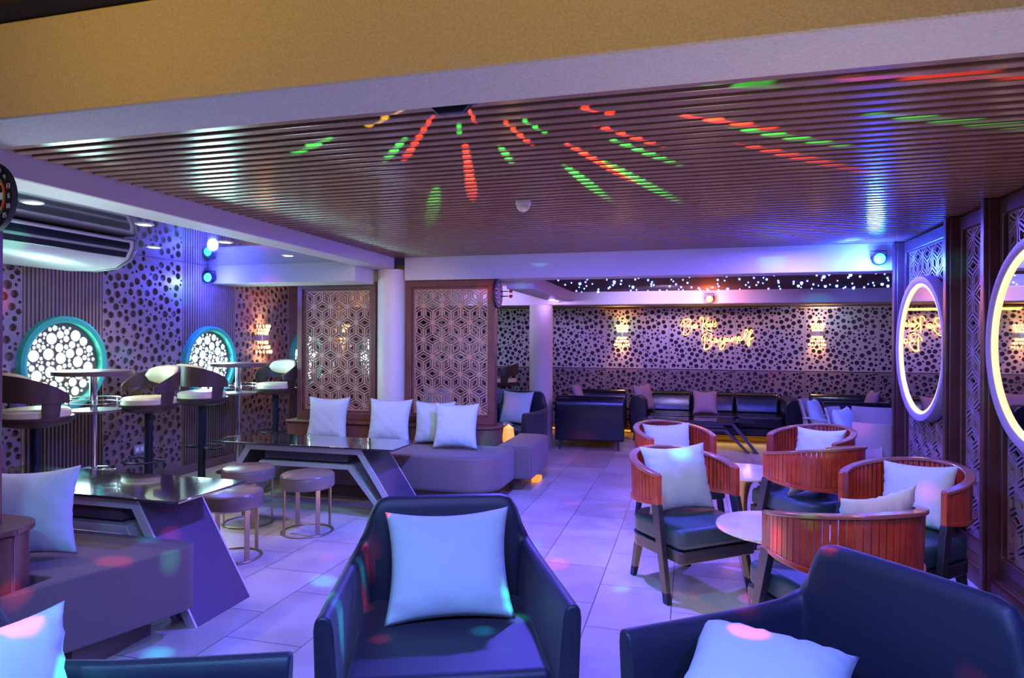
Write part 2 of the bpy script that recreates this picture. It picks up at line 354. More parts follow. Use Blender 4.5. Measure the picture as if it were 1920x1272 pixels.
def rhombi(wd, ht, s, bw=.16):
    """cube-illusion lattice: three rhombi round each node; every rhombus gets two chevron slots and a small diamond hole"""
    holes = []
    dx, dy = s*math.sqrt(3), s*1.5
    def inset(pts, k):
        cx = sum(p[0] for p in pts)/4; cy = sum(p[1] for p in pts)/4
        return [(cx+(p[0]-cx)*k, cy+(p[1]-cy)*k) for p in pts]
    rows = int(ht/dy)+3; cols = int(wd/dx)+3
    for j in range(-1, rows):
        for i in range(-1, cols):
            cx = i*dx+(dx/2 if j % 2 else 0); cy = j*dy
            hexp = [(cx+s*math.sin(PI/3*k), cy+s*math.cos(PI/3*k)) for k in range(6)]
            for k in (0, 2, 4):
                # rhombus: centre, corner k-1, corner k, corner k+1
                P = [(cx, cy), hexp[(k-1) % 6], hexp[k], hexp[(k+1) % 6]]
                A_ = inset(P, .87); B_ = inset(P, .60); Cc = inset(P, .44)
                # chevrons joined at the wide corners (1 and 3): leave small bridges there
                def lerp(a, b, t): return (a[0]+(b[0]-a[0])*t, a[1]+(b[1]-a[1])*t)
                for tip in (0, 2):
                    o = [lerp(A_[tip], A_[1], .93), A_[tip], lerp(A_[tip], A_[3], .93)]
                    n_ = [lerp(B_[tip], B_[3], .90), B_[tip], lerp(B_[tip], B_[1], .90)]
                    holes.append(o+n_)
                holes.append(Cc)
    keep = []
    m = .012
    def clip(P, ax, lim, sgn):
        out = []
        for k in range(len(P)):
            a, b = P[k], P[(k+1) % len(P)]
            ia, ib = (a[ax]-lim)*sgn > 0, (b[ax]-lim)*sgn > 0
            if ia: out.append(a)
            if ia != ib:
                t = (lim-a[ax])/(b[ax]-a[ax]); out.append((a[0]+(b[0]-a[0])*t, a[1]+(b[1]-a[1])*t))
        return out
    for h in holes:
        for ax, lim, sg in ((0, m, 1), (0, wd-m, -1), (1, m, 1), (1, ht-m, -1)):
            if h: h = clip(h, ax, lim, sg)
        if len(h) < 3: continue
        q = [h[0]]
        for p in h[1:]:
            if math.hypot(p[0]-q[-1][0], p[1]-q[-1][1]) > 1e-4: q.append(p)
        ar = abs(sum(q[k][0]*q[(k+1) % len(q)][1]-q[(k+1) % len(q)][0]*q[k][1] for k in range(len(q))))/2
        if len(q) > 2 and ar > 4e-5: keep.append(q)
    return keep

# ------------------------------------------------------------------ setting: floor, walls, ceilings, beams
struct(MB().box(-9, 5, -3.5, 11.2, -.10, 0).build('floor', M['floor']))
struct(MB().box(-6.2, -4.05, 1.0, 10.75, 0, .12).build('trim_1', M['floor']))        # low platform by the windows
# slatted ceiling
cl = thing('ceiling', (0, 0, 2.34)); cl['kind'] = 'structure'
MB().box(-2.98, 3.2, 1.95, 6.40, .075, .12).build('ceiling_backing', M['slat_back'], cl)
b = MB(); y = 1.99
while y < 6.33:
    b.box(-2.98, 1.86, y, y+.044, 0, .06); y += .081
b.build('ceiling_slats', M['slat'], cl, bevel=.004, seg=1)
MB().box(-9, 3.2, -3.5, 1.69, .42, .5).build('ceiling_backing', M['dark'], cl)
# near cross beam (yellow-lit face, grey soffit)
struct(MB().box(-2.98, 3.2, 1.69, 1.95, 2.23, 2.555).build('trim_2', M['render'], bevel=.006, seg=1))
struct(MB().box(-2.98, 3.2, 1.60, 1.70, 2.557, 2.9).build('trim_8', M['dark']))
# long left beam and far cross beam, each side
struct(MB().box(-3.22, -2.985, 1.95, 6.34, 2.225, 2.42).build('trim_3', M['beam'], bevel=.006, seg=1))
struct(MB().box(-2.88, 1.86, 6.35, 6.62, 2.105, 2.42).build('trim_4', M['beam'], bevel=.006, seg=1))
struct(MB().box(-4.95, -3.222, 5.93, 6.34, 2.07, 2.42).build('trim_7', M['beam'], bevel=.006, seg=1))
# alcove ceiling of glossy panels
gc = MB()
for (a, b_) in ((-4.95, -4.10), (-4.095, -3.225)):
    for k in range(4): gc.box(a, b_, 1.0+k*1.232, 1.0+k*1.232+1.226, 2.265, 2.30)
cc = gc.build('ceiling_alcove', M['gloss_ceil']); struct(cc); cc.name = 'ceiling.001'
# back part: star ceiling, beams, columns
struct(MB().box(-1.55, 3.2, 6.62, 9.0, 2.15, 2.2).build('ceiling', M['slat_back']))
struct(MB().box(-1.85, -1.56, 6.63, 8.99, 2.02, 2.3).build('trim_5', M['beam'], bevel=.006, seg=1))
struct(MB().box(-5.2, 3.2, 9.0, 9.26, 1.975, 2.3).build('trim_6', M['beam'], bevel=.006, seg=1))
struct(MB().box(-4.95, -1.86, 6.63, 8.99, 2.25, 2.3).build('ceiling', M['alu']))
struct(MB().box(-5.2, 3.2, 9.27, 10.9, 2.02, 2.07).build('ceiling', M['alu']))
# walls
struct(MB().box(-5.22, -4.992, 1.0, 10.9, 0, 2.42).build('wall_left', M['cavity']))
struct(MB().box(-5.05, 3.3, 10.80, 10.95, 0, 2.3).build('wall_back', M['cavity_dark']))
struct(MB().box(3.2, 3.3, 6.33, 10.79, 0, 2.3).build('wall_far_right', M['cavity']))
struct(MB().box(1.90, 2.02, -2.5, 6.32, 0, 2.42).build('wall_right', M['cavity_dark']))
struct(MB().box(2.03, 3.3, 6.21, 6.32, 0, 2.42).build('wall_return', M['cavity']))
# columns
for x, y_, r in ((-3.05, 6.42, .150), (-2.03, 9.10, .165)):
    o = MB().ring([(r, .627 if y_ < 7 else 0), (r, 2.222 if y_ < 7 else 1.974)], 40, T(x, y_, 0)).build('column', M['column'], smooth='auto'); struct(o)
struct(MB().box(-4.95, -4.93, 2, 3, .121, .20).build('baseboard_left', M['ribwood_low']))
bpy.data.objects['baseboard_left'].scale = (1, 1, 1)

# left wall cladding: perforated and ribbed bays
ys = [2.2, 2.95, 3.913, 4.628, 5.568, 6.36, 7.40, 8.19, 9.2, 9.95, 10.78]
kinds = ['r', 'b', 'r', 'b', 'r', 'b', 'r', 'b', 'r', 'b']
cladL = thing('wall_left_cladding', (-4.95, 0, 0)); cladL['kind'] = 'structure'; cladL.name = 'wall_left_cladding'
SEAM = 1.17
WIN = {2: (4.25, 1.285), 4: (5.95, 1.235), 6: (7.80, 1.235), 8: (9.55, 1.2)}
for i, k in enumerate(kinds):
    y0, y1 = ys[i], ys[i+1]; L = y1-y0
    mx = Matrix.Translation((0, y1, 0)) @ Matrix.Rotation(-PI/2, 4, 'Z')      # plate x-axis runs toward -y
    if k == 'b':
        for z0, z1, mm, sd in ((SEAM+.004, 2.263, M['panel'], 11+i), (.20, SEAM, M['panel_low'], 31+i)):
            hs = [circ(x, z, r) for x, z, r in bubbles(L, z1-z0, sd, big=.033, mid=.023, sm=.0135, nums=(85, 40, 230))]
            o = holed(L, z1-z0, hs, .018).build('perforated_panel', mm, cladL, fix=False)
            o.matrix_local = mx @ Matrix.Translation((0, 0, z0))
            # thickness runs to +y of the plate = into the room or wall
            o.matrix_local = Matrix.Translation((-.02, y0, z0)) @ Matrix.Rotation(PI/2, 4, 'Z') @ Matrix.Translation((0, -.018, 0))
    else:
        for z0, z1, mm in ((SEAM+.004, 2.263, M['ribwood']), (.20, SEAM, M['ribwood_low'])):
            b = MB(); n = int(L/.034); st = L/n
            wy, wz = WIN.get(i, (None, None))
            def span(a, zlo, zhi):
                # the slats are cut where the round window sits
                if wy is None: return [(zlo, zhi)]
                d = abs(a-wy)
                if d > .375: return [(zlo, zhi)]
                hgt = math.sqrt(.375**2-d*d); out = []
                if zlo < wz-hgt: out.append((zlo, min(zhi, wz-hgt)))
                if zhi > wz+hgt: out.append((max(zlo, wz+hgt), zhi))
                return out
            for q in range(n):
                a = y0+q*st
                for (s0, s1) in span(a+st/2, z0, z1):
                    b.box(-.03, -.018, a, a+st, s0, s1); b.box(-.018, 0, a+.006, a+st-.010, s0, s1)
            b.build('ribbed_panel', mm, cladL)
bs = MB()
for i in range(1, len(ys)-1): bs.box(-.004, .006, ys[i]-.006, ys[i]+.006, .20, SEAM)
bs.build('brass_strip', M['brass'], cladL)
MB().box(-.03, .035, 2.2, 10.78, .121, .20).build('plinth', M['ribwood_low'], cladL, bevel=.005)
bpy.data.objects.remove(bpy.data.objects['baseboard_left'])

# round windows
def grille_holes(R, seed):
    rnd = random.Random(seed); hs = []
    for k in range(5200):
        x, y = rnd.uniform(0, 2*R), rnd.uniform(0, 2*R)
        r = R-.004-math.hypot(x-R, y-R)
        for a, b, q in hs:
            r = min(r, math.hypot(a-x, b-y)-q-.0052)
            if r < .009: break
        cap = .046 if k < 300 else .034 if k < 1200 else .024
        if r < (.024 if k < 300 else .014 if k < 1500 else .009): continue
        hs.append((x, y, min(r, cap)))
    return hs
for n, (i, (wy, wz)) in enumerate(sorted(WIN.items()), 1):
    w_ = thing('window_%d' % n, (-4.95, wy, wz), kind='structure')
    mx = Matrix.Rotation(PI/2, 4, 'Y')
    MB().ring([(.335, -.035), (.335, .045), (.345, .055), (.365, .058), (.385, .045), (.39, .0), (.39, -.01), (.335, -.035)], 64, mx).build('window_frame', M['green_ring'], w_, smooth='auto')
    R = .318
    hs = [circ(x, z, r, 14) for x, z, r in grille_holes(R, 70+n)]
    o = holed(0, 0, hs, .012, outer=circ(R, R, R+.016, 64)).build('window_grille', M['grille'], w_, fix=False)
    o.matrix_local = Matrix.Translation((-.012, -R, -R)) @ Matrix.Rotation(PI/2, 4, 'Z')
    MB().ring([(0, 0), (.333, 0), (.333, .01), (0, .01)], 48, Matrix.Translation((-.038, 0, 0)) @ mx).build('window_pane', M['winpane'], w_)
    if n < 3: lamp('AREA', 'window_daylight', (-4.86, wy, wz), (.55, 1, .95), 16, .5, (-3, wy, wz-.1))

# back wall cladding, 1 m bays
cladB = thing('wall_back_cladding', (0, 10.76, 0)); cladB['kind'] = 'structure'
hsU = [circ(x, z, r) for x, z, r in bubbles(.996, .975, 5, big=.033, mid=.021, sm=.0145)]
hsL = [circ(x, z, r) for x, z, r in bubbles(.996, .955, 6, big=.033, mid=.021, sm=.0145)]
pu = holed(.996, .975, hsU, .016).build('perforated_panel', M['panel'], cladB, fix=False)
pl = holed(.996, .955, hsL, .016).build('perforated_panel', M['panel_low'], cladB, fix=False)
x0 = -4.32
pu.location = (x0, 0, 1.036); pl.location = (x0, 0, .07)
for k in range(1, 8):
    for p in (pu, pl):
        q = p.copy(); C.objects.link(q); q.parent = cladB; q.location = (x0+k, 0, p.location.z)

# right wall: three framed lattice bays with posts
cladR = thing('wall_right_cladding', (1.75, 0, 0)); cladR['kind'] = 'structure'
bays = [(5.16, 6.23), (4.56, 5.05), (3.40, 4.45), (2.25, 3.30)]
cache = {}
for (a, b_) in bays:
    L = b_-a-.06; H = 2.00
    hs = rhombi(L, H, .125)
    o = holed(L, H, hs, .016).build('lattice_panel', M['lattice_dark'], cladR, fix=False)
    o.matrix_local = Matrix.Translation((.02, a+.03+L, .24)) @ Matrix.Rotation(-PI/2, 4, 'Z')
    fr = MB().loop([(a, .16), (b_, .16), (b_, 2.33), (a, 2.33)], [(a+.035, .245), (b_-.035, .245), (b_-.035, 2.235), (a+.035, 2.235)], 'x', -.01, .045)
    fr.build('bay_frame', M['post_wood'], cladR, bevel=.006)
pb = MB()
for yc in (6.285, 5.105, 4.505, 3.35, 2.20): pb.box(-.060, .14, yc-.048, yc+.048, .0, 2.335); pb.box(-.080, -.059, yc-.026, yc+.026, .0, 2.335)
pb.build('post', M['post_wood'], cladR, bevel=.005)
MB().prism([(-.055, 0), (.14, 0), (.14, .16), (-.01, .16), (-.022, .12), (-.04, .115), (-.055, .09)], 'y', 2.1, 6.30).build('baseboard', M['post_wood'], cladR, bevel=.004)

# ------------------------------------------------------------------ partition with two lattice screens
def lattice_screen(x0, x1, y, z0, z1, label, s, gm, depth=.10):
    t = thing('lattice_screen', ((x0+x1)/2, y, z0), 0, label, 'screen')
    wd, ht = x1-x0, z1-z0; fw = .06
    MB().loop([(-wd/2, 0), (wd/2, 0), (wd/2, ht), (-wd/2, ht)], [(-wd/2+fw, fw*1.3), (wd/2-fw, fw*1.3), (wd/2-fw, ht-fw*1.1), (-wd/2+fw, ht-fw*1.1)], 'y', -depth/2, depth/2).build('frame', M['frame'], t, bevel=.006)
    a = fw+.0
    MB().loop([(-wd/2+a, fw*1.3), (wd/2-a, fw*1.3), (wd/2-a, ht-fw*1.1), (-wd/2+a, ht-fw*1.1)], [(-wd/2+a+.022, fw*1.3+.022), (wd/2-a-.022, fw*1.3+.022), (wd/2-a-.022, ht-fw*1.1-.022), (-wd/2+a+.022, ht-fw*1.1-.022)], 'y', -depth/2+.02, depth/2-.02).build('inner_frame', M['frame'], t, bevel=.004)
    lw, lh = wd-2*a-.04, ht-fw*2.4-.04
    o = holed(lw, lh, rhombi(lw, lh, s), .024).build('lattice', gm, t, fix=False)
    o.location = (-lw/2, -.012, fw*1.3+.02)
    return t
# wooden bench-back box carrying the screens
def stadium(x0, x1, y0, y1, r, left=True, right=True, n=8):
    P = []
    def arc(cx, cy, a0): return [(cx+r*math.cos(a0+PI/2*i/n), cy+r*math.sin(a0+PI/2*i/n)) for i in range(n+1)]
    P += arc(x1-r, y1-r, 0) if right else [(x1, y1)]
    P += arc(x0+r, y1-r, PI/2) if left else [(x0, y1)]
    P += arc(x0+r, y0+r, PI) if left else [(x0, y0)]
    P += arc(x1-r, y0+r, 3*PI/2) if right else [(x1, y0)]
    return P
pt = thing('bench_back', (-3.1, 6.42, 0), 0, 'dark wooden bench back with rounded right end carrying two lattice screens', 'partition')
MB().prism(stadium(-1.08, 1.26, -.20, .22, .20, left=False), 'z', .0, .60).build('body', M['frame'], pt, bevel=.008)
MB().prism(stadium(-1.09, 1.28, -.22, .24, .22, left=False), 'z', .60, .625).build('cap', M['frame'], pt, bevel=.006)
lattice_screen(-4.16, -3.22, 6.42, .626, 2.10, 'wooden cube-pattern lattice screen left of the round column', .118, M['lattice'])
lattice_screen(-2.87, -1.90, 6.42, .626, 2.10, 'wooden cube-pattern lattice screen right of the round column, dartboard on its edge', .118, M['lattice'])
# near-left partition (only its rounded corner and the screen post show)
p2 = thing('bench_back', (-3.98, 2.08, 0), 0, 'dark wooden bench back cut by the left edge, behind the leaning white cushion', 'partition')
MB().prism(stadium(-1.0, 1.28, -.13, .17, .15, left=False), 'z', .0, .68).build('body', M['frame'], p2, bevel=.008)
MB().prism(stadium(-1.01, 1.30, -.15, .19, .17, left=False), 'z', .68, .705).build('cap', M['frame'], p2, bevel=.006)
p2.name = 'bench_back.001'
lattice_screen(-3.60, -2.80, 2.08, .706, 2.222, 'dark screen post at the left edge with the numbered dartboard', .088, M['lattice'])

# ------------------------------------------------------------------ upholstered benches
def rrect(x0, x1, y0, y1, rs, n=8):
    # rs radii for corners (x0y0, x1y0, x1y1, x0y1)
    P = []
    cs = [(x0, y0, PI), (x1, y0, 3*PI/2), (x1, y1, 0), (x0, y1, PI/2)]
    for (cx, cy, a0), r, (sx, sy) in zip(cs, rs, ((1, 1), (-1, 1), (-1, -1), (1, -1))):
        if r < .001: P.append((cx, cy)); continue
        ox, oy = cx+sx*r, cy+sy*r
        P += [(ox+r*math.cos(a0+PI/2*i/n), oy+r*math.sin(a0+PI/2*i/n)) for i in range(n+1)]
    return P
def bench(x0, x1, y0, y1, rs, label, base_in=.13):
    t = thing('upholstered_bench', ((x0+x1)/2, (y0+y1)/2, 0), 0, label, 'bench')
    cx, cy = (x0+x1)/2, (y0+y1)/2
    MB().prism(rrect(x0-cx, x1-cx, y0-cy, y1-cy, rs), 'z', .13, .45).build('seat_cushion', M['bench'], t, bevel=.03, seg=4)
    bi = base_in
    MB().prism(rrect(x0-cx+bi, x1-cx-bi, y0-cy+bi, y1-cy-bi*.5, [max(r-.05, 0) for r in rs]), 'z', 0, .131).build('plinth', M['bench_base'], t)
    return t
bench(-3.95, -1.64, 5.52, 6.215, (0, .30, .05, 0), 'long mauve bench with rounded corner under the lattice screens, black glass table in front')
bench(-1.835, -1.48, 6.222, 7.15, (.02, .03, .16, .02), 'short mauve bench module behind the rounded end of the bench back')
t = thing('upholstered_bench', (-3.3, 2.5, 0), 0, 'mauve bench in the left foreground, cushion leaning on it', 'bench')
P = [(-4.2, 2.262), (-2.69, 2.262), (-2.69, 2.02), (-2.67, 2.02), (-2.425, 2.76), (-2.43, 2.81), (-2.46, 2.85), (-2.51, 2.862), (-4.2, 2.862)]
MB().prism([(x+3.3, y-2.5) for x, y in P], 'z', .13, .45).build('seat_cushion', M['bench'], t, bevel=.025, seg=4)
MB().box(-.88, .68, -.20, .24, 0, .131).build('plinth', M['bench_base'], t)
# amber strip under the short bench
tag(MB().box(-1.60, -1.52, 6.72, 6.90, .0, .05).build('floor_light', M['amber'], bevel=.01), 'small amber glowing floor light under the short bench module', 'lamp')

# ------------------------------------------------------------------ cushions
def cushion_mesh(W, H, Tk, seed, n=22, mm='pillow'):
    rnd = random.Random(seed); ph = [rnd.uniform(0, 6) for _ in range(6)]
    b = MB(); idx = {}
    def pos(u, v, side):
        ex = W/2*(1-.115*(1-v*v)**1.0); ey = H/2*(1-.115*(1-u*u)**1.0)
        x = u*ex; z = v*ey
        prof = max(0, (1-u**4)*(1-v**4))**.62*(1-.25*(u*u+v*v)/2)
        edge = max(abs(u), abs(v))
        wr = .003*math.sin(9*u+ph[0]+3*v)*math.sin(7*v+ph[1])+.007*(edge**3)*math.sin(22*(u if abs(v) > abs(u) else v)+ph[2])
        y = side*(Tk/2*prof+wr*min(1, prof*3))
        y += .008*math.sin(2*u+ph[3])+.006*math.sin(3*v+ph[4])
        return (x, y, z)
    for side in (-1, 1):
        for i in range(n+1):
            for j in range(n+1):
                u, v = -1+2*i/n, -1+2*j/n
                u = math.sin(u*PI/2)*.35+u*.65; v = math.sin(v*PI/2)*.35+v*.65
                if side == 1 and (i in (0, n) or j in (0, n)): idx[(1, i, j)] = idx[(-1, i, j)]; continue
                idx[(side, i, j)] = len(b.v); b.v.append(pos(u, v, side))
        for i in range(n):
            for j in range(n):
                q = (idx[(side, i, j)], idx[(side, i+1, j)], idx[(side, i+1, j+1)], idx[(side, i, j+1)])
                b.f.append(q if side == -1 else q[::-1])
    return b
cushN = [0]
def cushion(loc, face, lean, label, W=.46, Tk=.15, roll=0, group=None, mm='pillow', H=None):
    """loc: middle of the bottom edge; face: heading the front looks to (deg, 0 = -y); lean: tilt back (deg)"""
    H = H or W
    cushN[0] += 1
    b = cushion_mesh(W, H, Tk, cushN[0])
    b.v = [(x, y, z+H/2) for x, y, z in b.v]
    o = b.build('cushion', M[mm], None, smooth=True, fix=False)
    o.matrix_world = Matrix.Translation(loc) @ Matrix.Rotation(D(face), 4, 'Z') @ Matrix.Rotation(-D(lean), 4, 'X') @ Matrix.Translation((0, 0, H/2)) @ Matrix.Rotation(D(roll), 4, 'Y') @ Matrix.Translation((0, 0, -H/2))
    return tag(o, label, 'cushion', group)
cushion((-3.60, 6.03, .455), 6, 14, 'pale blue-white cushion furthest left on the bench below the left lattice screen', .45)
cushion((-2.90, 6.02, .455), 4, 12, 'pale cushion standing in front of the round column on the bench', .45)
cushion((-2.44, 6.08, .455), 2, 8, 'pale cushion half hidden behind another, below the right lattice screen', .43)
cushion((-2.14, 5.88, .455), 4, 9, 'pale cushion standing in front of another at the right end of the bench', .44)

cushion((-3.02, 2.40, .455), 24, 12, 'white cushion leaning on the bench in the left foreground', .42, roll=-3)

# ------------------------------------------------------------------ navy armchairs
def make_armchair(label):
    t = thing('armchair', (0, 0, 0), 0, label, 'armchair')
    # stations from the left arm front round the back: x, y, top z
    st = [(-.43, -.46, .635), (-.42, -.22, .628), (-.405, .02, .625), (-.392, .17, .632), (-.372, .238, .655), (-.345, .268, .705), (-.318, .285, .775), (-.285, .293, .822), (-.24, .300, .834), (-.12, .305, .834), (0, .307, .834)]
    st += [(-x, y, z) for x, y, z in reversed(st[:-1])]
    n = len(st); b = MB(); th = .062; rows = []
    for i, (x, y, z) in enumerate(st):
        p0 = Vector(st[max(i-1, 0)][:2]); p1 = Vector(st[min(i+1, n-1)][:2]); d = (p1-p0).normalized()
        nr = Vector((d.y, -d.x))                    # inward normal
        if nr.dot(Vector((-x, -y))) < 0: nr = -nr
        zb = .15
        def at(off, zz):
            k = (z-zz)/.7                           # shell narrows toward the floor
            s = 1-.075*k; yy = y*(1-.10*k) if y > 0 else y*(1-.06*k)
            return (x*s+nr.x*off, yy+nr.y*off, zz)
        rows.append([at(0, zb), at(-.004, (zb+z)/2), at(0, z-.05), at(.006, z-.016), at(.020, z-.002), at(th-.020, z-.002), at(th-.006, z-.016), at(th, z-.05), at(th+.004, (zb+z)/2), at(th+.01, zb)])
    m = len(rows[0])
    for r in rows: b.v += r
    for i in range(n-1):
        for j in range(m): b.f.append((i*m+j, i*m+(j+1) % m, (i+1)*m+(j+1) % m, (i+1)*m+j))
    b.f.append(tuple(range(m))[::-1]); b.f.append(tuple(range((n-1)*m, n*m)))
    o = b.build('shell', M['navy'], t, bevel=.012, seg=2)
    me = o.data
    for p in me.polygons: p.use_smooth = True
    MB().prism(rrect(-.335, .335, -.44, .235, (.03, .03, .08, .08)), 'z', .27, .415).build('seat_cushion', M['navy'], t, bevel=.035, seg=4)
    MB().prism(rrect(-.345, .345, -.42, .24, (.02, .02, .08, .08)), 'z', .155, .268).build('seat_frame', M['navy'], t, bevel=.01)
    for sx in (-1, 1):
        for sy, y in ((-1, -.36), (1, .20)):
            MB().leg((sx*.30, y, .16), (sx*.32, y+sy*.02, 0), .05, .05, .028, .028).build('leg', M['chairleg'], t)
    return t
def face_at(loc, fx, fy): return math.atan2(fx, -fy)
# centre of chair = back-top centre minus .30 along the back direction
def put_chair(t, bx, by, ang):   # bx,by: middle of the back top edge
    t.location = (bx+.30*math.sin(ang), by-.30*math.cos(ang), 0); t.rotation_euler = (0, 0, ang)
A1 = make_armchair('navy armchair in the centre foreground facing the camera, square pale cushion on it')
A1.location = (-.906, 2.402, 0); A1.rotation_euler = (0, 0, D(22.4))
A2 = dup(A1, (0, 0, 0), 0, 'navy armchair filling the lower right corner, seen from its side')
A2.location = (.42, 2.0, 0); A2.rotation_euler = (0, 0, D(-48))
A3 = dup(A1, (0, 0, 0), 0, 'navy armchair at the bottom left edge, only one arm and a cushion showing')
A3.location = (-1.39, 1.09, 0); A3.rotation_euler = (0, 0, D(106))
A4 = dup(A1, (0, 0, 0), 0, 'navy blue armchair in front of the far cream column')
put_chair(A4, -2.07, 8.30, math.radians(-14))
def on_chair(t, ly, label, lean, W, dface=0, lx=0, roll=0, z=.418, Tk=.15, H=None):
    a = t.rotation_euler.z
    x, y = t.location.x+lx*math.cos(a)-ly*math.sin(a), t.location.y+lx*math.sin(a)+ly*math.cos(a)
    return cushion((x, y, z), math.degrees(a)+dface, lean, label, W, roll=roll, Tk=Tk, H=H)
on_chair(A1, -.05, 'square pale cushion standing on the navy armchair in the centre foreground', 27, .50, 0, .01, -1, H=.43)
cushion((.15, 1.74, .50), -14, 80, 'pale cushion lying low on the seat of the lower right armchair', .46, Tk=.18)
on_chair(A3, .09, 'pale cushion at the bottom left corner of the view, on the cut-off armchair', 20, .42, -20, .10, 6)
on_chair(A4, .02, 'pale cushion on the navy blue armchair before the far column', 16, .44)

# ------------------------------------------------------------------ barrel chairs with slatted backs
def barrel_pt(a, off=0):
    x, y = (.33-off)*math.sin(a), -.02+(.345-off)*math.cos(a)
    return x, y
AM = D(112)
def ztop(a): return .80-.085*(abs(a)/AM)**1.6
def zbot(a): return .515+.03*(abs(a)/AM)**2
def make_barrel(label):
    t = thing('barrel_chair', (0, 0, 0), 0, label, 'chair')
    n = 42; b = MB()
    for i in range(n):
        a = -AM+(2*AM)*(i+.5)/n; da = AM/n*.86
        vs = []
        for zz in (0, 1):
            for off in (.006, .028):
                for s in (-1, 1):
                    x, y = barrel_pt(a+s*da*(1 if off < .01 else .8), off)
                    z = (zbot(a)+.004) if zz == 0 else ztop(a)-.018
                    sh = .0 if zz else .012
                    vs.append((x*(1-sh), y-sh*.6, z))
        b.add(vs, [(0, 1, 3, 2), (4, 6, 7, 5), (0, 4, 5, 1), (2, 3, 7, 6), (0, 2, 6, 4), (1, 5, 7, 3)])
    sbk = b.build('slatted_back', M['chairwood'], t)
    def band(o0, o1, zf0, zf1, amax=AM, k=40):
        q = MB()
        for i in range(k+1):
            a = -amax+2*amax*i/k
            for off, zz in ((o0, zf0(a)), (o1, zf0(a)), (o1, zf1(a)), (o0, zf1(a))):
                x, y = barrel_pt(a, off); q.v.append((x, y, zz))
        for i in range(k):
            for j in range(4): q.f.append((i*4+j, i*4+(j+1) % 4, (i+1)*4+(j+1) % 4, (i+1)*4+j))
        q.f += [(3, 2, 1, 0), (k*4, k*4+1, k*4+2, k*4+3)]
        return q
    band(-.006, .044, lambda a: ztop(a)-.018, ztop).build('top_rail', M['chairtop'], sbk, bevel=.004)
    q = band(.004, .034, lambda a: zbot(a)-.012, lambda a: zbot(a)+.012); q.build('lower_rail', M['chairwood'], sbk, bevel=.003)
    for s in (-1, 1):
        x, y = barrel_pt(s*AM*.985, .018)
        MB().prism([(-.016, -.028), (.016, -.028), (.016, .028), (-.016, .028)], 'z', zbot(AM)-.01, ztop(AM)-.004, T(x, y, 0)).build('arm_post', M['chairwood'], t, bevel=.004)
        MB().leg((x, y, zbot(AM)-.008), (x+s*.015, y-.125, 0), .036, .065, .032, .045).build('leg', M['chairleg'], t, bevel=.003)
        MB().leg((s*.20, .17, .25), (s*.215, .215, 0), .045, .05, .03, .035).build('leg', M['chairleg'], t, bevel=.003)
    MB().prism(rrect(-.275, .275, -.335, .235, (.03, .03, .16, .16)), 'z', .235, .305).build('seat_frame', M['chairleg'], t, bevel=.006)
    MB().prism(rrect(-.270, .270, -.332, .230, (.04, .04, .16, .16)), 'z', .306, .425).build('seat_cushion', M['seat_teal'], t, bevel=.03, seg=4)
    return t
B1 = make_barrel('slatted mahogany barrel chair with a big pale cushion, left of the two marble tables')
B1.location = (-.04, 4.235, 0); B1.rotation_euler = (0, 0, D(39))
G = None
B2 = dup(B1, (-.13, 5.64, 0), D(34), 'slatted mahogany barrel chair furthest left and back, near the leather sofas')
B3 = dup(B1, (.955, 5.80, 0), D(-44), 'slatted mahogany barrel chair behind the far marble table, open side toward the camera')
B4 = dup(B1, (.84, 5.0, 0), D(217), 'slatted mahogany barrel chair seen from behind at the far marble table')
B5 = dup(B1, (1.19, 4.22, 0), D(-46), 'slatted mahogany barrel chair against the lattice wall below the large mirror')
B6 = dup(B1, (.672, 3.27, 0), D(209), 'slatted mahogany barrel chair seen from behind, nearest the lower right armchair')
on_chair(B1, .0, 'large pale cushion on the barrel chair left of the marble tables', 16, .47, -6, .0, -1, z=.428, H=.42)
on_chair(B2, .03, 'pale cushion on the barrel chair near the leather sofas', 18, .42, -8, .0, 0, z=.428, H=.38)
on_chair(B3, .03, 'pale cushion on the barrel chair behind the far marble table', 20, .42, 4, .0, -3, z=.428, H=.37)
on_chair(B4, -.04, 'pale cushion glimpsed under the back of the barrel chair facing away at the far table', 24, .40, 6, .03, 0, z=.428, Tk=.11, H=.33)
on_chair(B5, .04, 'pale cushion on the barrel chair against the lattice wall', 20, .42, 0, .0, -5, z=.428, H=.38)
on_chair(B6, .06, 'pale cushion glimpsed over the back of the nearest barrel chair', 14, .44, 6, -.04, 3, z=.428, Tk=.12)

# round marble tables
def marble_table(x, y, label):
    t = thing('marble_table', (x, y, 0), 0, label, 'table')
    MB().ring([(0, .492), (.285, .492), (.300, .500), (.302, .510), (.297, .518), (0, .520)], 64).build('tabletop', M['marble'], t, smooth='auto')
    MB().ring([(0, 0), (.155, 0), (.155, .012), (.10, .03), (.055, .08), (.034, .17), (.030, .26), (.036, .33), (.055, .41), (.095, .47), (.125, .491), (0, .491)], 40).build('pedestal', M['bronze'], t, smooth='auto')
    return t
marble_table(.39, 5.25, 'round marble table on a flared bronze pedestal, the farther of the two')
marble_table(.44, 3.74, 'round marble table partly hidden by the nearest barrel chair')

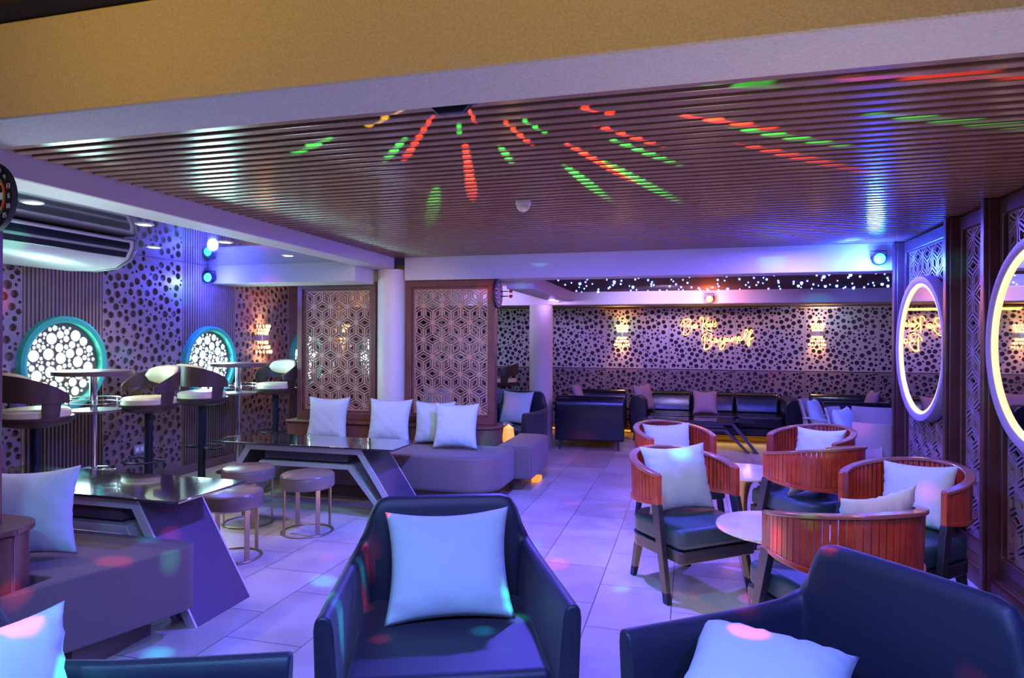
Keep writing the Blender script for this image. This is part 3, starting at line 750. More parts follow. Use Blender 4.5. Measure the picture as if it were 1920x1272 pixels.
# ------------------------------------------------------------------ trapezoid coffee tables with black glass
def trap_table(label, glass=True, tm='trim'):
    t = thing('coffee_table', (0, 0, 0), 0, label, 'table')
    d = .21
    if glass: MB().box(-.86, .86, -.27, .27, .585, .598).build('glass_top', M['glass_black'], t, bevel=.003, seg=2)
    h = .578
    tm = M[tm]
    out = [(-.93, 0), (-.86, 0), (-.505, h-.055), (.505, h-.055), (.86, 0), (.93, 0), (.54, h), (-.54, h)]
    # solid boards of the outer frame
    MB().prism([(-.935, 0), (-.885, 0), (-.52, h-.03), (-.54, h)], 'y', -d, d).build('end_board', M['tablewood'], t, bevel=.003)
    MB().prism([(.935, 0), (.885, 0), (.52, h-.03), (.54, h)], 'y', -d, d).build('end_board', M['tablewood'], t, bevel=.003)
    MB().box(-.54, .54, -d, d, h-.03, h).build('top_board', M['tablewood'], t)
    for s in (-1, 1):
        y0 = s*d; y1 = s*(d+.012)
        def strip(name, P, mm):
            b = MB(); q = len(P)//2
            for i in range(q-1):
                A_ = [P[i], P[i+1], P[2*q-2-i], P[2*q-1-i]]
                b.prism(A_, 'y', y0, y1)
            b.build(name, mm, t)
        strip('outer_trim', [(-.935, 0), (-.545, h), (.545, h), (.935, 0), (.875, 0), (.515, h-.045), (-.515, h-.045), (-.875, 0)], tm)
    def nested(k, dd):
        hh = h-.14
        P = [(-.80, 0), (-.44, hh), (.44, hh), (.80, 0), (.75, 0), (.41, hh-.04), (-.41, hh-.04), (-.75, 0)]
        b = MB(); q = 4
        for i in range(3): b.prism([P[i], P[i+1], P[6-i], P[7-i]], 'y', -dd, dd)
        return b.build('inner_frame', tm, t, bevel=.003)
    nested(0, d-.02)
    MB().box(-.40, .40, -.17, .17, h-.12, h-.035).build('drawer_box', M['tablewood'], t)
    return t
TB = trap_table('black glass coffee table on a trapezoid frame, in front of the long bench')
TB.location = (-3.17, 5.16, 0)
TB1 = dup(TB, (-3.37, 3.085, 0), 0, 'black glass coffee table in the left foreground, its slanted end lit violet', scale=(.98, 1, 1.10))
tb3 = trap_table('low dark coffee table with slanted hollow ends before the long leather sofa', tm='tablewood'); tb3.location = (.10, 9.36, 0); tb3.scale = (.84, .7, .70)

# ------------------------------------------------------------------ round ottoman stools
def ottoman(label):
    t = thing('round_stool', (0, 0, 0), 0, label, 'stool')
    MB().ring([(0, .345), (.185, .345), (.205, .36), (.205, .425), (.2, .437), (.203, .441), (.195, .452), (.16, .460), (0, .463)], 48).build('seat', M['stoolskin'], t, smooth='auto')
    MB().torus(.19, .010, 48, 8, T(0, 0, .006), sz=.006).build('base_ring', M['stoolleg'], t, smooth=True)
    for k in range(4):
        a = D(48+90*k)
        MB().box(-.004, .004, -.017, .017, .008, .350, T(.186*math.cos(a), .186*math.sin(a), 0, a)).build('leg', M['stoolleg'], t)
    return t
O1 = ottoman('champagne round stool, left one of the pair before the glass table')
O1.location = (-3.46, 4.62, 0)
dup(O1, (-2.86, 4.53, 0), D(8), 'champagne round stool, right one of the pair before the glass table')
dup(O1, (-3.02, 3.86, 0), D(20), 'champagne round stool partly hidden behind the near glass table')

# ------------------------------------------------------------------ bar tables and bar stools on the platform
PZ = .12
def bar_table(x, y, label):
    t = thing('bar_table', (x, y, PZ), 0, label, 'table')
    MB().ring([(0, 1.085), (.275, 1.085), (.28, 1.09), (.28, 1.118), (.275, 1.12), (0, 1.12)], 48).build('tabletop', M['ribwood_low'], t, smooth='auto')
    MB().ring([(.0, 0), (.21, 0), (.21, .008), (.10, .03), (.03, .045), (0, .045)], 40).build('base', M['chrome'], t, smooth='auto')
    MB().ring([(0, .04), (.027, .04), (.027, 1.086), (0, 1.086)], 24).build('pole', M['chrome'], t, smooth='auto')
    sh = MB().ring([(.028, .800), (.19, .800), (.19, .818), (.028, .818)], 40).build('shelf', M['ribwood_low'], t, smooth='auto')
    g = MB().torus(.185, .004, 40, 6, T(0, 0, .905)); g.torus(.185, .004, 40, 6, T(0, 0, .872))
    for k in range(6):
        a = PI/3*k+.3; g.tube([(.185*math.cos(a), .185*math.sin(a), .818), (.185*math.cos(a), .185*math.sin(a), .908)], .005, 6)
    g.build('gallery_rail', M['chrome'], sh, smooth=True)
    f = MB().torus(.15, .008, 40, 8, T(0, 0, .345))
    for k in range(3):
        a = 2*PI/3*k+.6; f.tube([(.02*math.cos(a), .02*math.sin(a), .345), (.15*math.cos(a), .15*math.sin(a), .345)], .006, 6)
    f.build('foot_ring', M['chrome'], t, smooth=True)
    return t
bar_table(-4.48, 4.11, 'tall bar table at the left round window, chrome pole and gallery shelf')
bar_table(-4.50, 5.84, 'tall bar table at the second round window, chrome pole and gallery shelf')
bar_table(-4.50, 7.75, 'tall bar table behind the left lattice screen').name = 'bar_table.002'
def bar_stool(label):
    t = thing('bar_stool', (0, 0, 0), 0, label, 'bar stool')
    MB().ring([(0, 0), (.20, 0), (.20, .008), (.12, .02), (.055, .045), (.035, .085), (.032, .12), (0, .12)], 40).build('base', M['blackmetal'], t, smooth='auto')
    MB().ring([(0, .10), (.032, .10), (.032, .76), (0, .76)], 20).build('pole', M['blackmetal'], t, smooth='auto')
    f = MB(); f.tube([(.17*math.sin(a), -.03-.17*math.cos(a), .36) for a in [D(-110+11*i) for i in range(21)]], .008, 6)
    f.tube([(-.159, .028, .36), (0, .0, .36), (.159, .028, .36)], .008, 6)
    f.build('footrest', M['blackmetal'], t, smooth=True)
    MB().ring([(0, .755), (.12, .755), (.20, .775), (.222, .80), (.224, .83), (.208, .832), (.206, .80), (0, .80)], 40).build('seat_shell', M['stoolwood'], t, smooth='auto')
    MB().ring([(0, .80), (.185, .80), (.205, .812), (.206, .868), (.19, .884), (.14, .890), (0, .892)], 40).build('seat_cushion', M['cream'], t, smooth='auto')
    # bent shell: high at the back, one arm sweeping down each side
    b = MB(); k = 36; AMx = D(118)
    for i in range(k+1):
        a = -AMx+2*AMx*i/k; u = abs(a)/AMx
        zt = 1.125-.15*u**2.2; zb = .945-.02*u
        for off, zz in ((0, zb), (.014, zb), (.014, zt), (0, zt)):
            r = .232-off+.02*(zz-.9); b.v.append((r*math.sin(a), r*math.cos(a), zz))
    for i in range(k):
        for j in range(4): b.f.append((i*4+j, i*4+(j+1) % 4, (i+1)*4+(j+1) % 4, (i+1)*4+j))
    b.f += [(3, 2, 1, 0), (k*4, k*4+1, k*4+2, k*4+3)]
    for s in (-1, 1):
        kk = 8
        n0 = len(b.v)
        for i in range(kk+1):
            a = s*(AMx*.60+AMx*.26*i/kk)
            pinch = 1-.0
            zlo = .775; zhi = .97
            for off, zz in ((0, zlo), (.014, zlo), (.014, zhi), (0, zhi)):
                sh = (.16*(1-i/kk))*math.sin(PI*min(1, (zz-.775)/.175))
                r = .232-off-.03*(.95-zz)/.175; b.v.append((r*math.sin(a), r*math.cos(a), zz))
        for i in range(kk):
            for j in range(4): b.f.append((n0+i*4+j, n0+i*4+(j+1) % 4, n0+(i+1)*4+(j+1) % 4, n0+(i+1)*4+j))
    bsh = b.build('back_shell', M['stoolwood'], t, smooth='auto')
    q = MB(); k = 16
    for i in range(k+1):
        a = D(-62)+D(124)*i/k; u = abs(-1+2*i/k); hh = .085*(1-u**2.4)**.5+.004
        for off, zz in ((.016, 1.055-hh), (.045, 1.055-hh*.8), (.045, 1.055+hh*.8), (.016, 1.055+hh)):
            r = .232-off; q.v.append((r*math.sin(a), r*math.cos(a), zz))
    for i in range(k):
        for j in range(4): q.f.append((i*4+j, i*4+(j+1) % 4, (i+1)*4+(j+1) % 4, (i+1)*4+j))
    q.f += [(3, 2, 1, 0), (k*4, k*4+1, k*4+2, k*4+3)]
    q.build('back_cushion', M['cream'], bsh, smooth=True)
    MB().tube([(.03, 0, .74), (.10, -.06, .72), (.16, -.10, .69)], .005, 6).build('lever', M['blackmetal'], t, smooth=True)
    return t
ST = bar_stool('bar stool with dark curved back at the left edge, before the first window')
ST.location = (-4.38, 3.56, PZ); ST.rotation_euler = (0, 0, D(168))
dup(ST, (-4.36, 4.53, PZ), D(-10), 'bar stool with cream back pad, right of the first bar table')
dup(ST, (-4.36, 5.15, PZ), D(172), 'bar stool with dark curved back, left of the second bar table')
dup(ST, (-4.42, 6.36, PZ), D(-8), 'bar stool with cream back pad, right of the second bar table')
dup(ST, (-2.82, 9.95, 0), D(-75), 'far bar stool in shade between the lattice screen and the far column')

# ------------------------------------------------------------------ leather sofas
def sofa(W, Dp, seats, label, armw=.26, arm_h=.68, back_h=.70):
    """front looks to -y, origin at the floor centre"""
    t = thing('leather_sofa', (0, 0, 0), 0, label, 'sofa')
    x0, x1 = -W/2+armw, W/2-armw
    MB().box(-W/2+.05, W/2-.05, -Dp/2+.04, Dp/2-.02, .13, .26).build('base', M['leather'], t, bevel=.02)
    sw = (x1-x0)/seats
    for i in range(seats):
        MB().prism(rrect(x0+i*sw+.004, x0+(i+1)*sw-.004, -Dp/2+.0, Dp/2-.24, (.05, .05, .02, .02)), 'z', .262, .415).build('seat_cushion', M['leather'], t, bevel=.04, seg=4)
        MB().prism([(Dp/2-.24, .40), (Dp/2-.02, .40), (Dp/2-.02, back_h-.04), (Dp/2-.08, back_h), (Dp/2-.15, back_h), (Dp/2-.20, back_h-.06)], 'x', x0+i*sw+.004, x0+(i+1)*sw-.004).build('back_cushion', M['leather'], t, bevel=.035, seg=4)
    for s in (-1, 1):
        xa, xb = (s*W/2, s*(W/2-armw)); lo, hi = min(xa, xb), max(xa, xb)
        c = (lo+hi)/2; hw = (hi-lo)/2
        P = [(lo+.02, .13), (hi-.02, .13), (hi, .40)]+[(c+hw*math.cos(PI*i/10), arm_h-.13+.13*math.sin(PI*i/10)) for i in range(11)]+[(lo, .40)]
        MB().prism(P, 'y', -Dp/2-.01, Dp/2).build('arm', M['leather'], t, bevel=.02, seg=3)
        for y in (-Dp/2+.08, Dp/2-.08):
            MB().leg((s*(W/2-.09), y, .13), (s*(W/2-.06), y+(-.015 if y < 0 else .015), 0), .06, .06, .02, .02).build('leg', M['chairleg'], t)
    return t
sofa(2.40, .82, 3, 'long black leather sofa under the perforated back wall').location = (.34, 10.27, 0)
s1 = sofa(1.45, .92, 2, 'black leather sofa on the left, its arm side toward the camera', armw=.2, arm_h=.735, back_h=.745)
s1.location = (-1.36, 9.55, 0); s1.rotation_euler = (0, 0, D(94))
s1b = s1
s2 = dup(s1, (2.10, 9.62, 0), D(-92), 'black leather sofa on the right behind the bent-wood chairs')
cushion((-.62, 10.1, .42), 60, 16, 'mauve cushion leaning on the left arm of the long leather sofa', .42, mm='pillow_mauve')
cushion((.22, 9.98, .42), 2, 22, 'mauve cushion in the middle of the long leather sofa', .36, mm='pillow_mauve')
cushion((-1.52, 9.75, .42), 90, 20, 'dark cushion peeping over the left leather sofa arm', .44, mm='pillow_mauve')
cushion((2.25, 9.75, .42), -90, 20, 'dark cushion peeping over the right leather sofa arm', .44, mm='pillow_mauve')
# yellow strip light along the foot of the back wall
tag(MB().box(-2.6, 2.9, 10.70, 10.72, .02, .05).build('strip_light', M['amber']), 'amber strip light on the floor behind the long leather sofa', 'strip light')
lamp('AREA', 'under_sofa_glow', (.4, 10.2, .06), (1, .55, .08), 1.0, 2.2, (.4, 9, 0.0), sizey=.05)
lamp('AREA', 'sofa_top_amber', (.3, 10.6, 1.95), (1, .5, .06), 5, 2.6, (.3, 10.2, .6), sizey=.1)

# ------------------------------------------------------------------ round-back chair and hex side table by the far armchair
rc = thing('tub_chair', (-2.62, 8.80, 0), D(-30), 'grey tub chair with round back behind the navy blue armchair', 'chair')
MB().ring([(.20, .20), (.27, .36), (.34, .70), (.345, .78), (.325, .785), (.31, .74), (.245, .38), (.18, .24)], 36, None, D(-35), D(215)).build('tub_shell', M['roundchair'], rc, smooth='auto')
MB().ring([(0, .30), (.22, .30), (.25, .33), (.25, .40), (.22, .43), (0, .44)], 32).build('seat_cushion', M['roundchair'], rc, smooth='auto')
for k in range(4):
    a = D(45+90*k); MB().leg((.16*math.cos(a), .16*math.sin(a), .30), (.22*math.cos(a), .22*math.sin(a), 0), .035, .035, .02, .02).build('leg', M['chairleg'], rc)
ht = thing('side_table', (-2.22, 7.32, 0), 0, 'small dark hexagonal side table beside the navy blue armchair', 'table')
MB().ring([(0, .50), (.27, .50), (.27, .515), (0, .515)], 6).build('tabletop', M['glass_black'], ht)
MB().ring([(0, .02), (.03, .02), (.03, .50), (0, .50)], 16).build('pole', M['blackmetal'], ht, smooth='auto')
f = MB()
for k in range(4):
    a = D(-15+90*k); f.leg((.02*math.cos(a), .02*math.sin(a), .05), (.30*math.cos(a), .30*math.sin(a), 0), .04, .04, .04, .04)
f.build('cross_base', M['blackmetal'], ht)
al = thing('table_lamp', (-1.93, 7.02, .0), 0, 'small glowing amber lamp behind the rounded end of the bench back', 'lamp')
MB().ring([(0, .30), (.04, .30), (.07, .40), (.055, .52), (.0, .56)], 24).build('lamp_shade', M['amber'], al, smooth='auto')
MB().ring([(0, 0), (.06, 0), (.06, .02), (.02, .04), (.02, .30), (0, .30)], 20).build('base', M['bronze'], al, smooth='auto')
lamp('POINT', 'amber_lamp_light', (-1.93, 7.10, .66), (1, .5, .05), 2, .05)

# ------------------------------------------------------------------ bent-wood chairs on the right
def bent_chair(label):
    t = thing('bentwood_chair', (0, 0, 0), 0, label, 'chair')
    b = MB(); n, m = 10, 6
    for i in range(n+1):
        for j in range(m+1):
            v = j/m; z = .44+.38*v; wd = .22-.02*v; u = -1+2*i/n
            x = wd*u; y = .20+.10*v-.07*u*u*(1-.2*v)
            b.v.append((x, y, z))
    N0 = len(b.v)
    for i in range(n+1):
        for j in range(m+1):
            x, y, z = b.v[i*(m+1)+j]; b.v.append((x, y-.014, z))
    for i in range(n):
        for j in range(m):
            q = (i*(m+1)+j, (i+1)*(m+1)+j, (i+1)*(m+1)+j+1, i*(m+1)+j+1); b.f.append(q); b.f.append(tuple(k+N0 for k in reversed(q)))
    for i in range(n):
        for j in (0, m):
            q = (i*(m+1)+j, (i+1)*(m+1)+j, (i+1)*(m+1)+j+N0, i*(m+1)+j+N0); b.f.append(q)
    for j in range(m):
        for i in (0, n):
            q = (i*(m+1)+j, i*(m+1)+j+1, i*(m+1)+j+1+N0, i*(m+1)+j+N0); b.f.append(q)
    b.build('backrest', M['bentply'], t, smooth='auto')
    MB().prism([(.10, .42), (.17, .435), (.215, .48), (.225, .62), (.237, .62), (.232, .48), (.18, .425), (.10, .405)], 'x', -.075, .075).build('back_support', M['bentply'], t, smooth='auto')
    MB().prism(rrect(-.22, .22, -.22, .20, (.08, .08, .10, .10)), 'z', .41, .428).build('seat', M['bentply'], t, bevel=.006)
    for s in (-1, 1):
        pts = [(s*.20, .21, .62), (s*.235, .16, .63), (s*.245, 0, .62), (s*.24, -.14, .60), (s*.23, -.19, .55), (s*.22, -.20, .42), (s*.215, -.22, .0)]
        MB().tube(pts, .013, 8).build('arm_leg', M['bentply'], t, smooth=True)
        MB().tube([(s*.17, .15, .41), (s*.20, .24, 0)], .014, 8).build('leg', M['bentply'], t, smooth=True)
    return t
BC = bent_chair('pale bent-wood chair with a cushion, furthest left of the group by the leather sofa')
BC.location = (1.50, 8.15, 0); BC.rotation_euler = (0, 0, D(70))
BC2 = dup(BC, (1.88, 7.72, 0), D(165), 'pale bent-wood chair with its back to the camera, behind the two cushions')
BC3 = dup(BC, (1.60, 7.16, 0), D(62), 'pale bent-wood chair with a leaning cushion, beside the lattice wall end')
BC4 = dup(BC, (1.66, 6.35, 0), D(155), 'pale bent-wood chair half hidden by the end post of the lattice wall')
BC4.location = (1.64, 6.64, 0); BC4.rotation_euler = (0, 0, D(160)); BC4.scale = (.86, .9, .94)
on_chair(BC, .03, 'pale cushion on the furthest left bent-wood chair', 20, .42, 0, 0, 0, z=.432)
on_chair(BC3, .03, 'pale cushion leaning steeply on the bent-wood chair beside the wall end', 20, .42, 0, 0, 0, z=.432)

# ------------------------------------------------------------------ mirrors with LED rings
def mirror(y, z, r, label):
    t = thing('round_mirror', (1.712, y, z), 0, label, 'mirror')
    mx = Matrix.Rotation(-PI/2, 4, 'Y')
    MB().ring([(0, 0), (r-.079, 0), (r-.079, .012), (0, .012)], 72, mx).build('mirror_glass', M['mirror'], t)
    MB().ring([(r-.078, .0), (r-.078, .026), (r-.057, .026), (r-.057, 0)], 72, mx).build('led_ring', M['led'], t, smooth='auto')
    MB().ring([(r-.056, -.04), (r-.056, .030), (r-.045, .036), (r-.006, .036), (r, .028), (r, -.04), (r-.056, -.04)], 72, mx).build('rim', M['mirror_rim'], t, smooth='auto')
    return t
mirror(5.67, 1.44, .555, 'round mirror with warm light ring, the farther one on the lattice wall')
mirror(3.90, 1.48, .575, 'round mirror with warm light ring cut by the right edge of the view')

# ------------------------------------------------------------------ air conditioner
ac = thing('air_conditioner', (-4.5, 3.55, 2.26), 0, 'white ceiling air conditioner in the upper left corner with dark louvre slots', 'air conditioner')
P = [(-.40, -.01), (.36, -.01), (.39, -.02), (.385, -.08), (.34, -.16), (.22, -.225), (.02, -.245), (-.22, -.24), (-.40, -.20)]
MB().prism(P, 'y', -1.25, .575).build('body', M['white_plastic'], ac, bevel=.012, seg=3)
MB().prism([(.388, -.040), (.392, -.075), (.352, -.150), (.340, -.155), (.36, -.08)], 'y', -1.22, .53).build('air_slot', M['blackmetal'], ac)
MB().prism([(.384, -.092), (.389, -.098), (.374, -.112), (.369, -.106)], 'y', -1.22, .53).build('louvre', M['grey_plastic'], ac)
MB().prism([(-.38, -.005), (.37, -.005), (.395, -.02), (.39, -.09), (.34, -.17), (.22, -.232), (-.0, -.25), (-.38, -.22)], 'y', .578, .60).build('end_cap', M['grey_plastic'], ac, bevel=.006)

# ------------------------------------------------------------------ downlights
dl = [(-3.61, 2.905), (-3.56, 3.654), (-4.38, 4.60), (-3.58, 4.484), (-3.59, 5.347)]
dlab = ['recessed ceiling downlight beside the dartboard at the left edge', 'recessed downlight above the end of the air conditioner', 'recessed downlight just beyond the air conditioner end, close to the wall', 'recessed downlight between the blue party light and the beam', 'recessed downlight nearest the far cross beam']
for (x, y), lb in zip(dl, dlab):
    t = thing('downlight', (x, y, 2.265), 0, lb, 'ceiling light', 'downlights in the glossy ceiling')
    MB().ring([(0, -.004), (.042, -.004), (.042, 0), (0, 0)], 28).build('lens', M['downl'], t)
    MB().ring([(.042, 0), (.042, -.007), (.058, -.004), (.060, 0)], 28).build('rim', M['white_plastic'], t, smooth='auto')
    lamp('SPOT', 'downlight_beam', (x, y, 2.25), (1, .74, .46), 26, .03, (x, y, 0), D(110), .8)

# ------------------------------------------------------------------ par lights
def par(loc, rz, lens, label, r=.045):
    t = thing('party_light', loc, rz, label, 'party light')
    mx = Matrix.Rotation(PI/2, 4, 'X')
    MB().ring([(0, 0), (r*.7, 0), (r*1.05, .015), (r*1.1, .08), (r*.98, .08), (r*.95, .072), (0, .07)], 24, mx).build('housing', M['blackmetal'], t, smooth='auto')
    MB().ring([(0, .074), (r*.93, .074), (r*.8, .088), (0, .092)], 24, mx).build('lens', M[lens], t, smooth='auto')
    MB().tube([(-r*1.2, -.04, 0), (-r*1.2, -.04, .07), (r*1.2, -.04, .07), (r*1.2, -.04, 0)], .005, 6).build('yoke', M['blackmetal'], t)
    return t
par((1.56, 6.325, 2.20), 0, 'par_blue', 'cyan-blue glowing party light on the far beam near the lattice wall', .05)
par((-4.87, 5.905, 2.13), 0, 'par_blue', 'cyan-blue glowing party light on the far beam above the bar tables', .05)
par((.24, 8.985, 2.03), 0, 'par_orange', 'orange glowing party light on the back beam above the neon writing', .045)
par((-1.84, 8.90, 2.06), D(0), 'par_violet', 'pinkish-violet glowing party light beside the far cream column', .04).location = (-1.76, 8.985, 2.05)

# ------------------------------------------------------------------ disco projector on the near beam
dp = thing('disco_projector', (-.74, 2.02, 2.22), 0, 'small dark blue disco light projector behind the near ceiling beam', 'projector')
MB().prism([(-.075, .085), (.075, .085), (.075, .03), (.045, -.0), (-.045, -.0), (-.075, .03)], 'y', -.045, -.022).build('housing', M['blackmetal'], dp, bevel=.004)
MB().box(-.06, .06, -.022, .045, .05, .11).build('bracket', M['blackmetal'], dp)
# motion sensor dome
ps = thing('motion_sensor', (-.985, 3.90, 2.34), 0, 'small white dome sensor on the slatted ceiling', 'sensor')
MB().ring([(0, 0), (.046, 0), (.048, -.012), (.046, -.022), (0, -.022)], 28).build('base', M['white_plastic'], ps, smooth='auto')
MB().ring([(.043, -.022), (.040, -.040), (.028, -.056), (.012, -.063), (0, -.064)], 28).build('dome', M['cream'], ps, smooth='auto')

# ------------------------------------------------------------------ fairy lights on the star ceiling
rnd = random.Random(4)
sb = None; pts = []
tries = 0
while len(pts) < 150 and tries < 20000:
    tries += 1
    x, y = rnd.uniform(-1.5, 3.0), 6.9+2.0*rnd.random()**.8
    if all((x-a)**2+((y-b_)*.6)**2 > .008 for a, b_ in pts): pts.append((x, y))
for x, y in pts:
    if sb is None:
        sb = MB().ring([(0, -.009), (.006, -.006), (.008, 0), (.006, .006), (0, .008)], 8).build('fairy_light', M['star'], None, smooth=True)
        o = sb
    else:
        o = sb.copy(); C.objects.link(o)
    s = rnd.choice((.9, 1.1, 1.3, 2.0)); o.scale = (s, s, s); o.location = (x, y, 2.139)
    tag(o, 'tiny blue-white fairy light on the dark star ceiling', 'fairy light', 'fairy lights on the star ceiling')
lamp('AREA', 'star_glow', (.6, 7.9, 2.12), (.22, .20, 1), 20, 3.0, (.6, 7.9, 0), sizey=1.6)

# ------------------------------------------------------------------ sconces
def sconce(loc, rz, label, pw):
    t = thing('wall_sconce', loc, rz, label, 'wall light')
    b = MB()
    for k in range(14):
        a = D(-90+180*k/13); b.box(-.006, .006, -.012, 0, -.035, .035, T(.085*math.sin(a), -.085*math.cos(a), 0, a))
    b.ring([(.0, -.03), (.075, -.03), (.075, .03), (0, .03)], 20)
    b.build('ribbed_band', M['trim'], t)
    for s in (-1, 1):
        q = MB(); rr = random.Random(int(loc[0]*100)+s)
        for row in range(3):
            for k in range(9):
                a = D(-80+160*k/8+(row % 2)*9); r = .070+row*(.014 if s > 0 else .024)
                z0 = s*(.055+row*(.042 if s > 0 else .055))
                q.ring([(0, -.022), (.011, 0), (0, .022)], 6, T(r*math.sin(a), -r*math.cos(a), z0))
        q.build('crystal_tier', M['crystal'], t)
        lamp('SPOT', 'sconce_light', (loc[0]+math.sin(rz)*.12, loc[1]-math.cos(rz)*.12, loc[2]+s*.03), (1, .5, .16), pw, .02, (loc[0]+math.sin(rz)*.04, loc[1]-math.cos(rz)*.04, loc[2]+s*1.0), D(95), .7)
    return t
sconce((-1.06, 10.74, 1.58), 0, 'glowing crystal wall sconce left of the neon writing on the back wall', 26)
sconce((1.84, 10.74, 1.60), 0, 'glowing crystal wall sconce right of the neon writing on the back wall', 26)
sconce((-4.925, 6.80, 1.50), D(90), 'glowing crystal wall sconce on the left wall between the second and third windows', 20)
sconce((-4.925, 8.7, 1.55), D(90), 'glowing crystal wall sconce seen through the left lattice screen', 20)
for x in (-1.06, 1.84):
    o = MB().prism([(-.28, 10.755), (.28, 10.755), (.26, 10.62), (-.26, 10.62)], 'z', 1.975, 1.99, T(x, 0, 0)).build('light_shelf', M['brass'])
    tag(o, 'thin lit brass shelf above the wall sconce, %s of the neon writing' % ('left' if x < 0 else 'right'), 'shelf')

# ------------------------------------------------------------------ neon writing
def smooth_path(P, k=5):
    P = [Vector(p) for p in P]; out = []
    Q = [2*P[0]-P[1]]+P+[2*P[-1]-P[-2]]
    for i in range(1, len(Q)-2):
        for j in range(k):
            t = j/k; a, b, c, d = Q[i-1], Q[i], Q[i+1], Q[i+2]
            out.append(.5*((2*b)+(-a+c)*t+(2*a-5*b+4*c-d)*t*t+(-a+3*b-3*c+d)*t**3))
    out.append(P[-1]); return out
capB = [[(80, 380), (105, 300), (170, 238), (250, 215), (305, 245), (308, 295), (265, 350), (215, 388), (285, 385), (325, 420), (318, 475), (270, 540), (205, 592), (155, 585), (145, 540), (160, 440), (150, 290)],
        [(330, 400), (395, 412), (440, 385), (425, 345), (388, 350), (368, 392), (395, 435), (440, 420), (482, 380)]]
LET = {'B': capB[:1], 'e': capB[1:],
 'K': [[(505, 275), (525, 205), (570, 185), (598, 230), (592, 350), (585, 530)], [(715, 190), (690, 275), (615, 365), (680, 445), (740, 490), (800, 500)]],
 'i': [[(702, 330), (700, 385), (718, 402), (738, 385)], [(702, 285), (703, 293)]],
 'd': [[(795, 345), (760, 335), (738, 370), (758, 402), (795, 385), (812, 320), (825, 265), (812, 350), (822, 400)]],
 's': [[(885, 312), (858, 330), (868, 355), (888, 378), (868, 405), (842, 398)]]}
def mv(L, dx, dy): return [[(x+dx, y+dy) for x, y in s] for s in L]
WORDS = [('B', mv(capB[:1], 0, 0)), ('e', mv(capB[1:], 0, 0)), ('K', LET['K']), ('i', LET['i']), ('d', LET['d']), ('s', LET['s']),
 ('B', mv(capB[:1], 480, 330)), ('e', mv(capB[1:], 480, 330)),
 ('y', [[(1000, 655), (998, 715), (1028, 742), (1065, 705), (1078, 655), (1092, 760), (1078, 850), (1025, 920), (978, 900), (985, 840), (1050, 775), (1115, 730)]]),
 ('o', [[(1150, 670), (1122, 690), (1125, 730), (1155, 732), (1170, 700), (1150, 670), (1190, 680)]]),
 ('u', [[(1195, 665), (1192, 712), (1215, 732), (1238, 705), (1245, 660), (1245, 712), (1262, 728)]]),
 ('r', [[(1270, 735), (1276, 670), (1282, 650), (1300, 668), (1318, 655)]]),
 ('s', [[(1345, 630), (1322, 655), (1345, 690), (1372, 725), (1375, 765), (1340, 765)]]),
 ('e', [[(1385, 700), (1425, 680), (1432, 640), (1405, 622), (1388, 660), (1405, 712), (1450, 715), (1495, 680)]]),
 ('l', [[(1495, 680), (1560, 590), (1598, 500), (1578, 462), (1545, 520), (1535, 640), (1560, 705), (1590, 680)]]),
 ('f', [[(1590, 680), (1660, 590), (1702, 510), (1685, 468), (1650, 520), (1642, 660), (1650, 810), (1622, 838), (1600, 790), (1640, 715), (1735, 640)]])]
ns = thing('neon_sign', (-.193, 10.715, 1.977), 0, 'yellow neon script reading Be Kids Be yourself on the back wall', 'neon sign')
kx, kz = 1.253/1920, .815/1200
for ch, strokes in WORDS:
    b = MB()
    for s in strokes:
        b.tube(smooth_path([(x*kx, 0, -y_*kz) for x, y_ in s]), .0058, 6)
    b.build('letter_'+('capital_' if ch.isupper() else '')+ch.lower(), M['neon'], ns, smooth=True)
b = MB()
for x in (250, 620, 900, 1100, 1400, 1650): b.tube([(x*kx, .0, -700*kz if x > 500 else -300*kz), (x*kx, .04, -700*kz if x > 500 else -300*kz)], .004, 5)
b.build('mounting_pin', M['wire'], ns)

# ------------------------------------------------------------------ dartboards
FONT = {'0': '7b6f', }
def seg_digit(b, d, x, z, h, mx):
    # seven-segment style strokes for small printed numbers
    w_ = h*.5; s = h*.13
    on = {'0': 'abcdef', '1': 'bc', '2': 'abged', '3': 'abgcd', '4': 'fgbc', '5': 'afgcd', '6': 'afgedc', '7': 'abc', '8': 'abcdefg', '9': 'abcdfg'}[d]
    R = dict(a=(-w_/2, w_/2, h/2-s, h/2), g=(-w_/2, w_/2, -s/2, s/2), d=(-w_/2, w_/2, -h/2, -h/2+s), f=(-w_/2, -w_/2+s, 0, h/2), b=(w_/2-s, w_/2, 0, h/2), e=(-w_/2, -w_/2+s, -h/2, 0), c=(w_/2-s, w_/2, -h/2, 0))
    for k in on:
        x0_, x1_, z0_, z1_ = R[k]; b.box(x+x0_, x+x1_, -.001, .0, z+z0_, z+z1_, mx)
def sector(b, r0, r1, a0, a1, y0, y1, n=3):
    P = [(r1*math.sin(a0+(a1-a0)*i/n), r1*math.cos(a0+(a1-a0)*i/n)) for i in range(n+1)]+[(r0*math.sin(a1-(a1-a0)*i/n), r0*math.cos(a1-(a1-a0)*i/n)) for i in range(n+1)]
    b.prism(P, 'y', y0, y1)
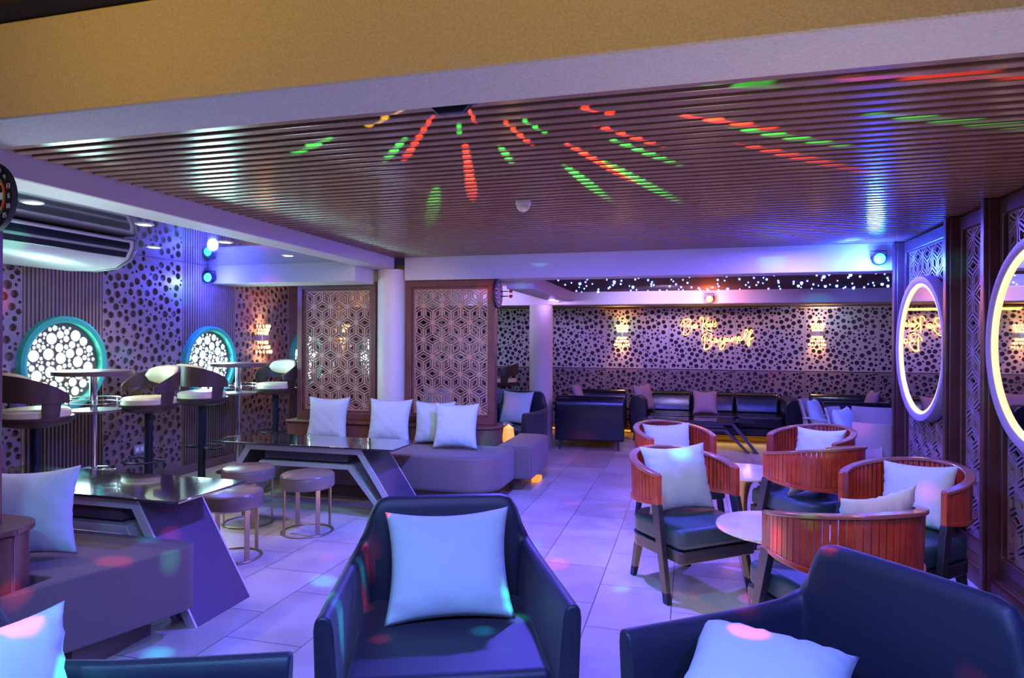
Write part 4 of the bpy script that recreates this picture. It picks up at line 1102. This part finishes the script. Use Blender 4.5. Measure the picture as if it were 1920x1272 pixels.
def dartboard(loc, rz, R, label):
    t = thing('dartboard', loc, rz, label, 'dartboard')
    mx = Matrix.Rotation(PI/2, 4, 'X')
    bd = MB().ring([(0, 0), (R, 0), (R, .018), (R*.985, .022), (0, .022)], 64, mx).build('board', M['black'], t, smooth='auto')
    wb, bb, rb, gb, nb = MB(), MB(), MB(), MB(), MB()
    nums = [20, 1, 18, 4, 13, 6, 10, 15, 2, 17, 3, 19, 7, 16, 8, 11, 14, 9, 12, 5]
    r_ = [R*k for k in (.03, .07, .42, .47, .70, .75)]
    for k in range(20):
        a0, a1 = D(18*k-9), D(18*k+9); dk = k % 2 == 0
        tgt = bb if dk else wb
        sector(tgt, r_[1], r_[2], a0, a1, -.024, -.022); sector(tgt, r_[3], r_[4], a0, a1, -.024, -.022)
        ring = rb if dk else gb
        sector(ring, r_[2], r_[3], a0, a1, -.025, -.022); sector(ring, r_[4], r_[5], a0, a1, -.025, -.022)
        am = D(18*k); s = str(nums[k]); h = R*.13; nb = MB()
        for q, ch in enumerate(s):
            seg_digit(nb, ch, R*.87*math.sin(am)+(q-(len(s)-1)/2)*h*.75, R*.87*math.cos(am), h, Matrix.Translation((0, -.022, 0)))
        nb.build('number', M['white'], bd)
    gb.ring([(0, .022), (r_[1], .022), (r_[1], .025), (0, .025)], 24, mx); rb.ring([(0, .025), (r_[0], .025), (r_[0], .027), (0, .027)], 16, mx)
    wb.build('white_sectors', M['white'], t); bb.build('black_sectors', M['black'], t); rb.build('red_ring', M['red'], t); gb.build('green_ring', M['green'], t)
    q = MB().torus(R*.73, .0022, 60, 6, mx @ Matrix.Translation((0, 0, .028))); q.torus(R*.445, .0018, 60, 6, mx @ Matrix.Translation((0, 0, .028)))
    q.build('wire_ring', M['wire'], t)
    return t
dartboard((-2.74, 2.028, 2.06), 0, .148, 'round dartboard with printed numbers on the dark post at the left edge')
db = dartboard((-1.895, 6.42, 1.96), D(90), .15, 'dartboard seen edge-on at the right side of the right lattice screen')
for z_, lb in ((.02, 'upper'), (-.03, 'lower')):
    t = thing('dart', (-1.869, 6.40, 1.96+z_), D(90), 'red-flighted dart stuck in the edge-on dartboard, the %s one' % lb, 'dart', 'darts in the edge-on dartboard')
    MB().tube([(0, 0, 0), (0, -.03, 0), (0, -.035, 0), (0, -.085, 0), (0, -.115, 0)], [.001, .0015, .005, .005, .002], 8).build('barrel', M['blackmetal'], t)
    MB().box(-.016, .016, -.145, -.112, -.001, .001).box(-.001, .001, -.145, -.112, -.016, .016).build('flight', M['red'], t)

# wall socket
so = thing('wall_socket', (-4.945, 5.02, .46), D(90), 'grey double wall socket low on the left wall between the bar tables', 'socket')
MB().box(-.06, .06, -.012, 0, -.04, .04).build('plate', M['grey_plastic'], so, bevel=.004)
MB().box(-.045, -.01, -.014, -.0121, -.018, .018).box(.01, .045, -.014, -.0121, -.018, .018).build('outlet', M['white_plastic'], so)
# things glimpsed through the lattice screens
cushion((-4.1, 8.6, .9), 0, 10, 'yellow-green cushion glimpsed through the left lattice screen', .5, mm='yellow_cushion').location.z = .46
bc = bench(-4.6, -3.3, 8.35, 8.95, (.05, .05, 0, 0), 'mauve bench behind the left lattice screen')
cushion((-3.15, 8.0, .56), 10, 14, 'pale cushion glimpsed through the lower part of the right lattice screen', .44).location.z = .456
bench(-3.6, -2.85, 7.6, 8.2, (.05, .05, .05, .05), 'square mauve ottoman behind the right lattice screen')
